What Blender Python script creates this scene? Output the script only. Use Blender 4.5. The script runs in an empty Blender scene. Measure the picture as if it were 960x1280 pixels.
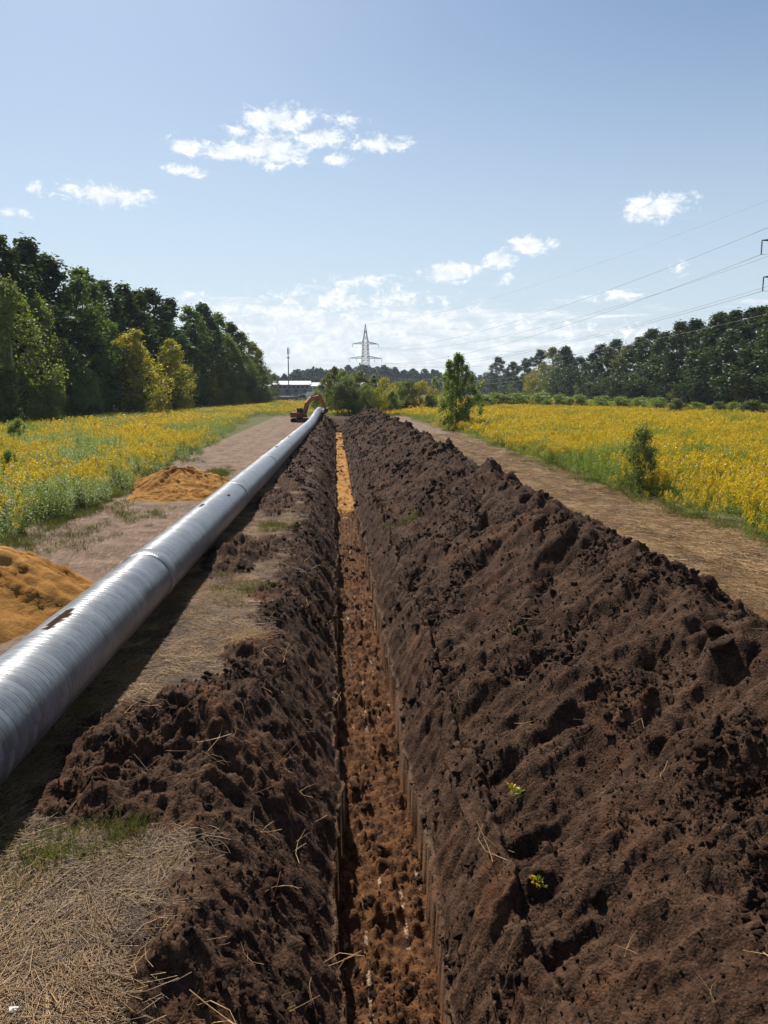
import bpy, bmesh, math, random
import numpy as np
from mathutils import Vector, Matrix

R = math.radians
SC = bpy.context.scene
COL = SC.collection

# ------------------------------------------------------------------ camera
CAM_H = 4.2
PITCH = math.atan(152 / 965)
YAW = math.atan(62 / 965 * math.cos(PITCH))
cam_d = bpy.data.cameras.new('camera')
cam_d.sensor_fit = 'VERTICAL'
cam_d.sensor_height = 24
cam_d.sensor_width = 18
cam_d.lens = 24 * 965 / 1280
cam_d.clip_start = 0.05
cam_d.clip_end = 20000
cam = bpy.data.objects.new('camera', cam_d)
COL.objects.link(cam)
cam.location = (0, 0, CAM_H)
cam.rotation_euler = (math.pi / 2 - PITCH, 0, -YAW)
SC.camera = cam

# ------------------------------------------------------------------ light
SUN_EL, SUN_AZ = R(48), R(-18)          # azimuth from +Y, negative = towards -X
SKY_STRENGTH, SUN_STRENGTH, EXPOSURE = 0.064, 5.0, 0.62
sun_d = bpy.data.lights.new('sun', 'SUN')
sun_d.energy = SUN_STRENGTH
sun_d.angle = R(0.53)
sun_d.color = (1.0, 0.945, 0.86)
sun = bpy.data.objects.new('sun', sun_d)
COL.objects.link(sun)
sdir = Vector((math.cos(SUN_EL) * math.sin(SUN_AZ), math.cos(SUN_EL) * math.cos(SUN_AZ), math.sin(SUN_EL)))
sun.rotation_euler = (-sdir).to_track_quat('-Z', 'Y').to_euler()
sun.location = sdir * 100

SC.view_settings.view_transform = 'Standard'
SC.view_settings.look = 'None'
SC.view_settings.gamma = 1
SC.view_settings.exposure = EXPOSURE
SC.view_settings.use_curve_mapping = False
SC.cycles.max_bounces = 6
SC.cycles.transparent_max_bounces = 6
SC.cycles.diffuse_bounces = 3
SC.cycles.glossy_bounces = 3
SC.cycles.transmission_bounces = 4
SC.cycles.volume_bounces = 0


def x_at(px, Y, z=0.0):
    """lateral position of a thing seen in column px that stands at distance Y"""
    k = (px - 480) / 965
    sp, cp, st, ct = math.sin(YAW), math.cos(YAW), math.sin(PITCH), math.cos(PITCH)
    return (Y * (sp + k * cp * ct) + k * (CAM_H - z) * st) / (cp - k * sp * ct)


def z_at(py, X, Y):
    m = (640 - py) / 965
    st, ct = math.sin(PITCH), math.cos(PITCH)
    D = X * math.sin(YAW) + Y * math.cos(YAW)
    return CAM_H - D * (st - m * ct) / (ct + m * st)


def az_el(px, py):
    u, v = (px - 480) / 965, (640 - py) / 965
    st, ct = math.sin(PITCH), math.cos(PITCH)
    f = ct + v * st
    z = v * ct - st
    f, u = f, u
    x = u * math.cos(YAW) + f * math.sin(YAW)
    y = -u * math.sin(YAW) + f * math.cos(YAW)
    return math.atan2(x, y), math.atan2(z, math.hypot(x, y))


# ------------------------------------------------------------------ node helpers
class NT:
    def __init__(s, tree):
        s.t = tree
        s.n = tree.nodes
        s.l = tree.links

    def new(s, kind, **kw):
        nd = s.n.new(kind)
        for k, v in kw.items():
            setattr(nd, k, v)
        return nd

    def put(s, sock, v):
        if hasattr(v, 'is_linked') or isinstance(v, bpy.types.NodeSocket):
            s.l.new(v, sock)
        elif v is not None:
            if isinstance(v, tuple) and len(v) == 3 and sock.type == 'RGBA':
                v = (*v, 1)
            sock.default_value = v

    def math(s, op, a, b=None, c=None, clamp=False):
        nd = s.new('ShaderNodeMath', operation=op, use_clamp=clamp)
        s.put(nd.inputs[0], a)
        if b is not None: s.put(nd.inputs[1], b)
        if c is not None: s.put(nd.inputs[2], c)
        return nd.outputs[0]

    def mix(s, f, a, b, blend='MIX'):
        nd = s.new('ShaderNodeMix', data_type='RGBA', blend_type=blend)
        s.put(nd.inputs[0], f); s.put(nd.inputs[6], a); s.put(nd.inputs[7], b)
        return nd.outputs[2]

    def ramp(s, v, lo, hi, a=0.0, b=1.0, smooth=True):
        nd = s.new('ShaderNodeMapRange', interpolation_type='SMOOTHSTEP' if smooth else 'LINEAR')
        s.put(nd.inputs[0], v)
        nd.inputs[1].default_value = lo; nd.inputs[2].default_value = hi
        nd.inputs[3].default_value = a; nd.inputs[4].default_value = b
        return nd.outputs[0]

    def noise(s, vec, scale, detail=4, rough=0.55, dist=0.0, dim='3D'):
        nd = s.new('ShaderNodeTexNoise', noise_dimensions=dim)
        if vec is not None: s.l.new(vec, nd.inputs['Vector'])
        nd.inputs['Scale'].default_value = scale
        nd.inputs['Detail'].default_value = detail
        nd.inputs['Roughness'].default_value = rough
        nd.inputs['Distortion'].default_value = dist
        return nd.outputs[0]

    def voro(s, vec, scale, feature='F1', out='Distance', rnd=1.0):
        nd = s.new('ShaderNodeTexVoronoi', feature=feature)
        if vec is not None: s.l.new(vec, nd.inputs['Vector'])
        nd.inputs['Scale'].default_value = scale
        nd.inputs['Randomness'].default_value = rnd
        return nd.outputs[out]

    def mapping(s, vec, scale=(1, 1, 1), rot=(0, 0, 0), loc=(0, 0, 0)):
        nd = s.new('ShaderNodeMapping')
        s.l.new(vec, nd.inputs[0])
        nd.inputs['Scale'].default_value = scale
        nd.inputs['Rotation'].default_value = rot
        nd.inputs['Location'].default_value = loc
        return nd.outputs[0]

    def attr(s, name):
        nd = s.new('ShaderNodeAttribute', attribute_type='GEOMETRY', attribute_name=name)
        return nd.outputs['Fac']

    def bump(s, h, strength=0.5, dist=0.02, normal=None):
        nd = s.new('ShaderNodeBump')
        s.put(nd.inputs['Height'], h)
        nd.inputs['Strength'].default_value = strength
        nd.inputs['Distance'].default_value = dist
        if normal is not None: s.l.new(normal, nd.inputs['Normal'])
        return nd.outputs[0]


def material(name):
    m = bpy.data.materials.new(name)
    m.use_nodes = True
    t = NT(m.node_tree)
    t.bsdf = t.n['Principled BSDF']
    t.out = t.n['Material Output']
    t.obj = t.new('ShaderNodeTexCoord').outputs['Object']
    t.bsdf.inputs['Specular IOR Level'].default_value = 0.25
    return m, t


def finish(t, col=None, rough=None, normal=None, spec=None, metal=None):
    b = t.bsdf.inputs
    if col is not None: t.put(b['Base Color'], col)
    if rough is not None: t.put(b['Roughness'], rough)
    if normal is not None: t.put(b['Normal'], normal)
    if spec is not None: t.put(b['Specular IOR Level'], spec)
    if metal is not None: t.put(b['Metallic'], metal)


# ------------------------------------------------------------------ world: sky and clouds
world = bpy.data.worlds.new('World')
SC.world = world
world.use_nodes = True
W = NT(world.node_tree)
W.n.clear()
wout = W.new('ShaderNodeOutputWorld')
sky = W.new('ShaderNodeTexSky', sky_type='NISHITA')
sky.sun_disc = False
sky.sun_elevation = SUN_EL
sky.sun_rotation = SUN_AZ
sky.altitude = 150
sky.air_density = 1.0
sky.dust_density = 1.0
sky.ozone_density = 1.5
tc = W.new('ShaderNodeTexCoord').outputs['Generated']
sep = W.new('ShaderNodeSeparateXYZ'); W.l.new(tc, sep.inputs[0])
w_az = W.math('ARCTAN2', sep.outputs[0], sep.outputs[1])
w_el = W.math('ARCSINE', sep.outputs[2])
comb = W.new('ShaderNodeCombineXYZ')
W.l.new(w_az, comb.inputs[0]); W.l.new(w_el, comb.inputs[1])
ae = comb.outputs[0]
CLOUDS = [  # x, y, half width, half height (photo pixels at the horizon's scale), weight
    (352, 150, 50, 17, 1), (342, 188, 52, 22, 1), (290, 188, 50, 13, .95), (232, 183, 30, 11, .9), (408, 170, 34, 13, 1),
    (475, 180, 46, 11, .9), (236, 213, 28, 8, .9), (425, 200, 24, 8, .75), (438, 150, 22, 7, .5), (300, 165, 18, 10, .6),
    (133, 244, 58, 13, 1), (43, 233, 10, 7, .8), (16, 266, 24, 6, .75), (820, 258, 42, 19, .95), (845, 250, 24, 8, .7),
    (563, 341, 38, 14, 1.25), (625, 325, 23, 12, 1.25), (663, 307, 31, 12, 1.25), (633, 348, 10, 7, .9), (773, 371, 30, 8, .8),
    (849, 335, 9, 14, .5), (235, 371, 20, 8, .8),
    (455, 352, 60, 8, .55), (430, 376, 130, 15, .6), (350, 392, 110, 13, .6), (500, 394, 110, 10, .5), (400, 414, 160, 11, .45), (640, 408, 140, 9, .4), (720, 415, 110, 9, .35)]
acc = None
for px, py, hw, hh, wt in CLOUDS:
    a0, e0 = az_el(px, py)
    dx = W.math('MULTIPLY', W.math('SUBTRACT', w_az, a0), 965 / hw)
    dy = W.math('MULTIPLY', W.math('SUBTRACT', w_el, e0), 1000 / hh)
    q = W.math('ADD', W.math('MULTIPLY', dx, dx), W.math('MULTIPLY', dy, dy))
    q = W.math('MULTIPLY', W.math('SUBTRACT', 1.0, W.math('SQRT', q)), wt)
    acc = q if acc is None else W.math('SMOOTH_MAX', acc, q, 0.12)
acc = W.math('MAXIMUM', acc, -1.0)
n1 = W.noise(W.mapping(ae, (1, 1.6, 1)), 40, 9, 0.68, 0.45)
n2 = W.noise(W.mapping(ae, (1, 1.4, 1), loc=(3.1, 7.7, 0)), 120, 4, 0.6)
nn = W.math('ADD', W.math('MULTIPLY', W.math('SUBTRACT', n1, 0.5), 2.3), W.math('MULTIPLY', W.math('SUBTRACT', n2, 0.5), 0.9))
cum = W.ramp(W.math('ADD', W.math('ADD', W.math('MULTIPLY', acc, 1.25), 0.12), W.math('MULTIPLY', nn, 1.6)), 0.0, 1.0)
cum = W.math('MULTIPLY', cum, W.ramp(acc, -0.7, 0.15))
# broken layer low over the horizon, all the way round
lay = W.noise(W.mapping(ae, (1.0, 9.0, 1), loc=(1.3, 0, 0)), 9.0, 8, 0.62, 0.35)
lay2 = W.noise(W.mapping(ae, (1.0, 5, 1), loc=(7.3, 2, 0)), 40, 5, 0.6, 0.2)
el_mask = W.math('MULTIPLY', W.ramp(w_el, R(8.6), R(4.2)), 1.0)
low = W.math('ADD', W.math('MULTIPLY', W.math('SUBTRACT', lay, 0.5), 3.2), W.math('MULTIPLY', W.math('SUBTRACT', lay2, 0.5), 0.8))
# the layer is thickest straight ahead under the sun and thins out sideways
ahead = W.math('MULTIPLY', W.ramp(W.math('ABSOLUTE', W.math('SUBTRACT', w_az, R(-1))), R(4), R(26), 1.0, 0.55), 1.0)
band = W.ramp(W.math('ADD', low, W.math('MULTIPLY', W.math('MULTIPLY', el_mask, ahead), 1.15)), 0.5, 1.15)
band = W.math('MULTIPLY', band, W.ramp(w_el, R(9.2), R(6.5)))
band = W.math('MULTIPLY', band, 0.85)
haze_w = W.ramp(w_el, R(27), R(0.0), 0.0, 0.72)
bg_sky = W.new('ShaderNodeBackground')
sky_col = W.mix(1.0, sky.outputs[0], (0.92, 1.0, 1.03), 'MULTIPLY')
W.l.new(sky_col, bg_sky.inputs[0])
bg_sky.inputs[1].default_value = SKY_STRENGTH
bg_air = W.new('ShaderNodeBackground')
bg_air.inputs[0].default_value = (0.46, 0.53, 0.60, 1)
bg_air.inputs[1].default_value = 1.0
bg_cl = W.new('ShaderNodeBackground')
shade = W.ramp(n1, 0.35, 0.75, 0.0, 1.0)
cl_col = W.mix(shade, (0.52, 0.57, 0.63), (0.76, 0.77, 0.78))
W.l.new(cl_col, bg_cl.inputs[0])
bg_cl.inputs[1].default_value = 1.0
m0 = W.new('ShaderNodeMixShader'); W.l.new(haze_w, m0.inputs[0]); W.l.new(bg_sky.outputs[0], m0.inputs[1]); W.l.new(bg_air.outputs[0], m0.inputs[2])
dens = W.math('MAXIMUM', cum, band)
m1 = W.new('ShaderNodeMixShader'); W.l.new(dens, m1.inputs[0]); W.l.new(m0.outputs[0], m1.inputs[1]); W.l.new(bg_cl.outputs[0], m1.inputs[2])
W.l.new(m1.outputs[0], wout.inputs[0])


# ------------------------------------------------------------------ numpy noise
def _hash(ix, iy, seed):
    h = ix.astype(np.uint32) * np.uint32(374761393)
    h += iy.astype(np.uint32) * np.uint32(668265263)
    h += np.uint32((seed * 1274126177) & 0xFFFFFFFF)
    h ^= h >> np.uint32(13); h *= np.uint32(1274126177)
    h ^= h >> np.uint32(16); h *= np.uint32(2246822519)
    h ^= h >> np.uint32(15)
    return h


def rnd2(ix, iy, seed):
    return _hash(ix, iy, seed).astype(np.float32) * np.float32(1 / 4294967296.0)


_A = np.linspace(0, 2 * math.pi, 256, endpoint=False)
_GX = np.cos(_A).astype(np.float32); _GY = np.sin(_A).astype(np.float32)


def pn(x, y, seed=0):
    x = np.asarray(x, np.float32); y = np.asarray(y, np.float32)
    x, y = np.broadcast_arrays(x, y)
    ix = np.floor(x); iy = np.floor(y)
    fx = x - ix; fy = y - iy
    ix = ix.astype(np.int32); iy = iy.astype(np.int32)
    u = fx * fx * fx * (fx * (fx * 6 - 15) + 10)
    v = fy * fy * fy * (fy * (fy * 6 - 15) + 10)

    def g(ox, oy):
        k = _hash(ix + ox, iy + oy, seed) >> np.uint32(24)
        return _GX[k] * (fx - ox) + _GY[k] * (fy - oy)
    a = g(0, 0); b = g(1, 0); c = g(0, 1); d = g(1, 1)
    return (a + u * (b - a) + v * (c - a) + u * v * (a - b - c + d)) * np.float32(1.5)


def fbm(x, y, seed=0, oct=4, gain=0.5, lac=2.03):
    s = 0.0; a = 1.0
    for i in range(oct):
        s = s + a * pn(x, y, seed + i * 17)
        x = x * lac + 3.1; y = y * lac - 1.7
        a *= gain
    return s


def clods(x, y, size, seed=0, prob=0.6, tall=0.8):
    """embedded lumps: dome or blocky bumps, one candidate per cell"""
    gx = np.asarray(x / size, np.float32); gy = np.asarray(y / size, np.float32)
    ix = np.floor(gx).astype(np.int32); iy = np.floor(gy).astype(np.int32)
    best = np.zeros_like(gx)
    for ox in (-1, 0, 1):
        for oy in (-1, 0, 1):
            cx = ix + ox; cy = iy + oy
            hs = _hash(cx, cy, seed)
            r1 = (hs & np.uint32(255)).astype(np.float32) / 255
            r2 = ((hs >> np.uint32(8)) & np.uint32(255)).astype(np.float32) / 255
            r3 = ((hs >> np.uint32(16)) & np.uint32(255)).astype(np.float32) / 255
            k4 = hs >> np.uint32(24)
            dx = gx - (cx + 0.15 + 0.7 * r1); dy = gy - (cy + 0.15 + 0.7 * r2)
            ca = _GX[k4]; sa = _GY[k4]
            u = (dx * ca + dy * sa) * (0.75 + 0.6 * r3); v = dy * ca - dx * sa
            rad = 0.16 + 0.42 * r3
            u /= rad; v /= rad
            u2 = u * u; v2 = v * v
            d2 = np.sqrt(u2 * u2 + v2 * v2 + u2 * v2)
            h = np.sqrt(np.clip(1 - d2, 0, 1)) * rad * (0.55 + 0.6 * r1)
            h = np.minimum(h, rad * (0.62 + u * (r2 - 0.5) + 0.3 * v))
            h[k4 > prob * 255] = 0
            np.maximum(best, h, out=best)
    return best * np.float32(size * tall)


def sstep(a, b, x):
    t = np.clip((x - a) / (b - a), 0, 1)
    return t * t * (3 - 2 * t)


# ------------------------------------------------------------------ mesh helpers
def mesh_np(name, V, F, mats, smooth=False, midx=None, attrs=None):
    """V (n,3), F (m,k) of one polygon size"""
    V = np.ascontiguousarray(V, dtype=np.float32); F = np.ascontiguousarray(F, dtype=np.int32)
    me = bpy.data.meshes.new(name)
    k = F.shape[1]
    me.vertices.add(len(V)); me.vertices.foreach_set('co', V.ravel())
    me.loops.add(F.size); me.loops.foreach_set('vertex_index', F.ravel())
    me.polygons.add(len(F))
    me.polygons.foreach_set('loop_start', np.arange(0, F.size, k, dtype=np.int32))
    if smooth:
        me.polygons.foreach_set('use_smooth', np.ones(len(F), dtype=bool))
    if midx is not None:
        me.polygons.foreach_set('material_index', np.ascontiguousarray(midx, dtype=np.int32))
    for m in (mats if isinstance(mats, (list, tuple)) else [mats]):
        me.materials.append(m)
    if attrs:
        for an, av in attrs.items():
            at = me.attributes.new(an, 'FLOAT', 'POINT')
            at.data.foreach_set('value', np.ascontiguousarray(av, dtype=np.float32).ravel())
    me.update(calc_edges=True)
    return me


def grid_faces(r, c):
    i = np.arange(r * c).reshape(r, c)
    return np.stack([i[:-1, :-1], i[:-1, 1:], i[1:, 1:], i[1:, :-1]], -1).reshape(-1, 4)


def link(name, me, parent=None):
    o = bpy.data.objects.new(name, me)
    COL.objects.link(o)
    if parent is not None: o.parent = parent
    return o


def tag(o, label=None, cat=None, group=None, kind=None):
    if label: o['label'] = label
    if cat: o['category'] = cat
    if group: o['group'] = group
    if kind: o['kind'] = kind
    return o


def empty(name, loc=(0, 0, 0), rz=0.0):
    o = bpy.data.objects.new(name, None)
    o.empty_display_size = 0.3
    COL.objects.link(o)
    o.location = loc; o.rotation_euler = (0, 0, rz)
    return o


def copy_tree(o, parent=None):
    c = o.copy(); COL.objects.link(c); c.parent = parent
    for ch in list(o.children):
        copy_tree(ch, c)
    return c


class MB:
    """collects boxes, bars, tubes into one mesh"""
    def __init__(s):
        s.v = []; s.f = []

    def add(s, vs, fs):
        b = len(s.v)
        s.v += [tuple(p) for p in vs]
        s.f += [tuple(i + b for i in f) for f in fs]

    def box(s, c, d, rot=None, taper=1.0):
        hx, hy, hz = d[0] / 2, d[1] / 2, d[2] / 2
        vs = []
        for z, k in ((-hz, 1), (hz, taper)):
            for x, y in ((-hx, -hy), (hx, -hy), (hx, hy), (-hx, hy)):
                p = Vector((x * k, y * k, z))
                if rot is not None: p = rot @ p
                vs.append(p + Vector(c))
        s.add(vs, [(3, 2, 1, 0), (4, 5, 6, 7), (0, 1, 5, 4), (1, 2, 6, 5), (2, 3, 7, 6), (3, 0, 4, 7)])

    def tube(s, pts, rad, n=6, cap=True):
        pts = [Vector(p) for p in pts]
        if not hasattr(rad, '__len__'): rad = [rad] * len(pts)
        base = len(s.v)
        for i, p in enumerate(pts):
            t = (pts[min(i + 1, len(pts) - 1)] - pts[max(i - 1, 0)])
            if t.length < 1e-9: t = Vector((0, 0, 1))
            t.normalize()
            a = t.cross(Vector((0, 0, 1)))
            if a.length < 0.05: a = t.cross(Vector((1, 0, 0)))
            a.normalize(); b = t.cross(a)
            for k in range(n):
                th = 2 * math.pi * k / n
                s.v.append(tuple(p + (a * math.cos(th) + b * math.sin(th)) * rad[i]))
        for i in range(len(pts) - 1):
            for k in range(n):
                k2 = (k + 1) % n
                s.f.append((base + i * n + k, base + i * n + k2, base + (i + 1) * n + k2, base + (i + 1) * n + k))
        if cap:
            s.f.append(tuple(base + k for k in reversed(range(n))))
            s.f.append(tuple(base + (len(pts) - 1) * n + k for k in range(n)))

    def prism(s, prof, y0, y1, axis='y'):
        """profile in (x, z) extruded along y"""
        n = len(prof)
        vs = [(x, y0, z) for x, z in prof] + [(x, y1, z) for x, z in prof]
        fs = [tuple(reversed(range(n))), tuple(range(n, 2 * n))]
        for i in range(n):
            j = (i + 1) % n
            fs.append((i, j, n + j, n + i))
        s.add(vs, fs)

    def build(s, name, m, parent=None, bevel=0.0, smooth=False):
        me = bpy.data.meshes.new(name)
        me.from_pydata(s.v, [], s.f)
        bm = bmesh.new(); bm.from_mesh(me)
        bmesh.ops.recalc_face_normals(bm, faces=bm.faces)
        if bevel:
            bmesh.ops.bevel(bm, geom=list(bm.edges), offset=bevel, segments=2, affect='EDGES', profile=0.6)
        bm.to_mesh(me); bm.free()
        if smooth:
            me.polygons.foreach_set('use_smooth', np.ones(len(me.polygons), dtype=bool))
        me.materials.append(m)
        return link(name, me, parent)


ORD = ['first', 'second', 'third', 'fourth', 'fifth', 'sixth', 'seventh', 'eighth', 'ninth', 'tenth', 'eleventh', 'twelfth',
       'thirteenth', 'fourteenth', 'fifteenth', 'sixteenth', 'seventeenth', 'eighteenth', 'nineteenth', 'twentieth',
       'twenty-first', 'twenty-second', 'twenty-third', 'twenty-fourth', 'twenty-fifth', 'twenty-sixth', 'twenty-seventh',
       'twenty-eighth', 'twenty-ninth', 'thirtieth', 'thirty-first', 'thirty-second', 'thirty-third', 'thirty-fourth']


# ------------------------------------------------------------------ materials
def soil_nodes(t, dark=(0.028, 0.0150, 0.0090), mid=(0.098, 0.052, 0.0295), red=(0.118, 0.051, 0.024)):
    a = t.noise(t.obj, 0.8, 5, 0.62)
    b = t.noise(t.obj, 9.0, 5, 0.68)
    c = t.noise(t.obj, 75.0, 3, 0.65)
    f = t.math('ADD', t.math('MULTIPLY', b, 0.65), t.math('MULTIPLY', c, 0.5))
    col = t.mix(t.ramp(f, 0.42, 0.72), dark, mid)
    col = t.mix(t.math('MULTIPLY', t.ramp(a, 0.52, 0.68), 0.75), col, red)
    damp = t.ramp(t.noise(t.mapping(t.obj, (1, 1, 1.4), loc=(4.2, 1.7, 0)), 1.9, 6, 0.68), 0.40, 0.60)
    col = t.mix(t.math('SUBTRACT', 1.0, damp), col, t.mix(1.0, col, (0.60, 0.56, 0.54), 'MULTIPLY'))   # still damp soil is darker
    crumb = t.ramp(t.voro(t.mapping(t.obj, (1, 1, 1)), 30), 0.15, 0.55)
    col = t.mix(t.math('MULTIPLY', t.math('SUBTRACT', 1.0, crumb), 0.25), col, (0.140, 0.084, 0.052))      # dried crumbs
    return col


def soil_bump(t, k=1.0):
    h = t.math('ADD', t.math('MULTIPLY', t.noise(t.obj, 22, 5, 0.68), 1.0), t.math('MULTIPLY', t.voro(t.obj, 38), -0.45))
    h = t.math('ADD', h, t.math('MULTIPLY', t.noise(t.obj, 110, 3, 0.6), 0.35))
    return t.bump(h, 0.75 * k, 0.055)


M = {}
M['soil'], t = material('turned soil')
finish(t, soil_nodes(t), 0.95, soil_bump(t), 0.12)

M['ground'], t = material('trampled ground and cut soil')
soil = soil_nodes(t)
st = t.mapping(t.obj, (9, 1.1, 3))
st2 = t.mapping(t.obj, (28, 5, 9), rot=(0, 0, 0.15))
streak = t.noise(st, 1.6, 6, 0.65, 0.6)
streak2 = t.noise(st2, 1.5, 4, 0.6, 0.9)
earth = t.mix(t.ramp(t.noise(t.obj, 0.9, 6, 0.65), 0.36, 0.66), (0.108, 0.067, 0.045), (0.205, 0.138, 0.098))
earth = t.mix(t.math('MULTIPLY', t.ramp(streak, 0.5, 0.72), 0.75), earth, (0.34, 0.25, 0.175))
earth = t.mix(t.math('MULTIPLY', t.ramp(streak2, 0.55, 0.7), 0.6), earth, (0.40, 0.305, 0.21))
earth = t.mix(t.math('MULTIPLY', t.ramp(t.noise(t.obj, 2.3, 5, 0.7), 0.53, 0.68), 0.75), earth, (0.075, 0.05, 0.036))
gr = t.math('MULTIPLY', t.attr('green'), t.ramp(t.noise(t.obj, 3.2, 5, 0.7), 0.40, 0.62))
earth = t.mix(gr, earth, (0.15, 0.135, 0.05))
floor_c = t.mix(t.ramp(t.noise(t.obj, 7, 5, 0.65), 0.35, 0.65), (0.045, 0.020, 0.009), (0.125, 0.055, 0.021))
# pale clay smears left by the bucket teeth, in four lanes along the trench
sx = t.new('ShaderNodeSeparateXYZ'); t.l.new(t.obj, sx.inputs[0])
lane = t.math('ABSOLUTE', t.math('SUBTRACT', t.math('FRACT', t.math('MULTIPLY', t.math('ADD', sx.outputs[0], t.math('MULTIPLY', t.noise(t.obj, 0.7, 2), 0.12)), 4.2)), 0.5))
lane = t.ramp(lane, 0.13, 0.05)
dash = t.ramp(t.noise(t.mapping(t.obj, (2.2, 1.0, 1)), 2.1, 5, 0.75), 0.53, 0.60)
smear = t.math('MULTIPLY', t.math('MULTIPLY', lane, dash), t.ramp(t.noise(t.obj, 0.45, 2), 0.42, 0.55))
floor_c = t.mix(t.math('MULTIPLY', t.math('MULTIPLY', smear, t.ramp(t.noise(t.obj, 31, 3, 0.7), 0.36, 0.52)), 0.75), floor_c, (0.42, 0.32, 0.22))
cl = t.mix(t.attr('soil'), earth, soil)
cl = t.mix(t.attr('floor'), cl, floor_c)
cl = t.mix(t.math('MULTIPLY', t.attr('clay'), 0.55), cl, (0.13, 0.08, 0.05))
h1 = t.math('ADD', t.noise(t.obj, 22, 5, 0.68), t.math('MULTIPLY', t.voro(t.obj, 38), -0.35))
h2 = t.math('ADD', t.noise(st2, 2.5, 5, 0.7), t.noise(t.obj, 14, 4, 0.7))
hm = t.new('ShaderNodeMix', data_type='FLOAT'); t.put(hm.inputs[0], t.attr('soil')); t.put(hm.inputs[2], h2); t.put(hm.inputs[3], h1)
finish(t, cl, 0.95, t.bump(hm.outputs[0], 0.7, 0.04), 0.12)

M['field'], t = material('field ground under the plants')
fc = t.mix(t.noise(t.obj, 0.6, 5, 0.6), (0.05, 0.06, 0.02), (0.13, 0.11, 0.05))
finish(t, fc, 0.95, t.bump(t.noise(t.obj, 9, 4), 0.6, 0.1), 0.1)

M['sand'], t = material('orange quarry sand')
sc_ = t.mix(t.ramp(t.noise(t.obj, 1.8, 6, 0.6), 0.35, 0.68), (0.27, 0.120, 0.026), (0.41, 0.208, 0.054))
sc_ = t.mix(t.math('MULTIPLY', t.ramp(t.noise(t.obj, 5.0, 5, 0.7), 0.55, 0.7), 0.5), sc_, (0.22, 0.095, 0.027))
sh = t.math('ADD', t.noise(t.obj, 9, 6, 0.7), t.math('MULTIPLY', t.noise(t.obj, 60, 3, 0.6), 0.35))
finish(t, sc_, 0.95, t.bump(sh, 0.7, 0.09), 0.1)

M['bed_sand'], t = material('yellow bedding sand')
sc_ = t.mix(t.ramp(t.noise(t.obj, 3.0, 5, 0.65), 0.38, 0.62), (0.22, 0.105, 0.026), (0.39, 0.20, 0.054))
finish(t, sc_, 0.95, t.bump(t.noise(t.obj, 6, 5, 0.7), 0.8, 0.12), 0.1)

M['film'], t = material('grey spiral wrapping film')
uv = t.new('ShaderNodeUVMap', uv_map='spiral').outputs[0]
us = t.new('ShaderNodeSeparateXYZ'); t.l.new(uv, us.inputs[0])
# uv.x: turns of tape along the pipe, uv.y: turn round it
wob = t.math('MULTIPLY', t.math('SUBTRACT', t.noise(t.mapping(uv, (0.35, 3.0, 1)), 1.0, 2), 0.5), 0.35)
ph = t.math('ADD', t.math('ADD', us.outputs[0], us.outputs[1]), wob)
fr = t.math('FRACT', ph)
cell = t.math('FLOOR', ph)
wn = t.new('ShaderNodeTexWhiteNoise', noise_dimensions='1D'); t.l.new(cell, wn.inputs['W'])
edge = t.ramp(fr, 0.0, 0.14)
edge2 = t.ramp(fr, 0.84, 0.97, 1, 0)
lip = t.math('MULTIPLY', edge, edge2)
crease = t.noise(t.mapping(uv, (0.5, 14, 1)), 1.6, 4, 0.55, 0.4)
base = t.mix(wn.outputs['Value'], (0.088, 0.096, 0.112), (0.180, 0.188, 0.204))
base = t.mix(t.math('MULTIPLY', t.ramp(crease, 0.5, 0.75), 0.4), base, (0.27, 0.275, 0.285))
base = t.mix(t.math('MULTIPLY', t.math('SUBTRACT', 1.0, lip), t.math('ADD', 0.15, t.math('MULTIPLY', wn.outputs['Value'], 0.5))), base, (0.085, 0.085, 0.095))
dust = t.ramp(t.noise(t.obj, 1.7, 6, 0.7), 0.55, 0.75)
base = t.mix(t.math('MULTIPLY', dust, 0.35), base, (0.24, 0.20, 0.165))
streakd = t.noise(t.mapping(uv, (0.5, 7, 1)), 1.0, 4, 0.6, 0.3)
base = t.mix(t.math('MULTIPLY', t.ramp(streakd, 0.48, 0.66), 0.55), base, (0.075, 0.068, 0.07))
# torn or scraped places where dried mud sticks
patch = t.attr('mud')
base = t.mix(patch, base, (0.040, 0.026, 0.019))
rough = t.math('ADD', t.math('MULTIPLY', t.noise(t.obj, 3.0, 5, 0.65), 0.24), 0.20)
rough = t.math('ADD', rough, t.math('MULTIPLY', patch, 0.5))
hh = t.math('ADD', t.math('MULTIPLY', lip, 0.5), t.math('MULTIPLY', crease, 0.35))
hh = t.math('ADD', hh, t.math('MULTIPLY', t.noise(t.mapping(uv, (2.2, 5, 1)), 1.2, 3, 0.6), 0.6))
hh = t.math('ADD', hh, t.math('MULTIPLY', t.math('MULTIPLY', wn.outputs['Value'], fr), 0.7))
finish(t, base, rough, t.bump(hh, 0.36, 0.02), t.math('MULTIPLY', t.math('SUBTRACT', 1.0, patch), 1.0))

M['steel'], t = material('dark pipe bore')
finish(t, (0.05, 0.04, 0.035), 0.7)


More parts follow.
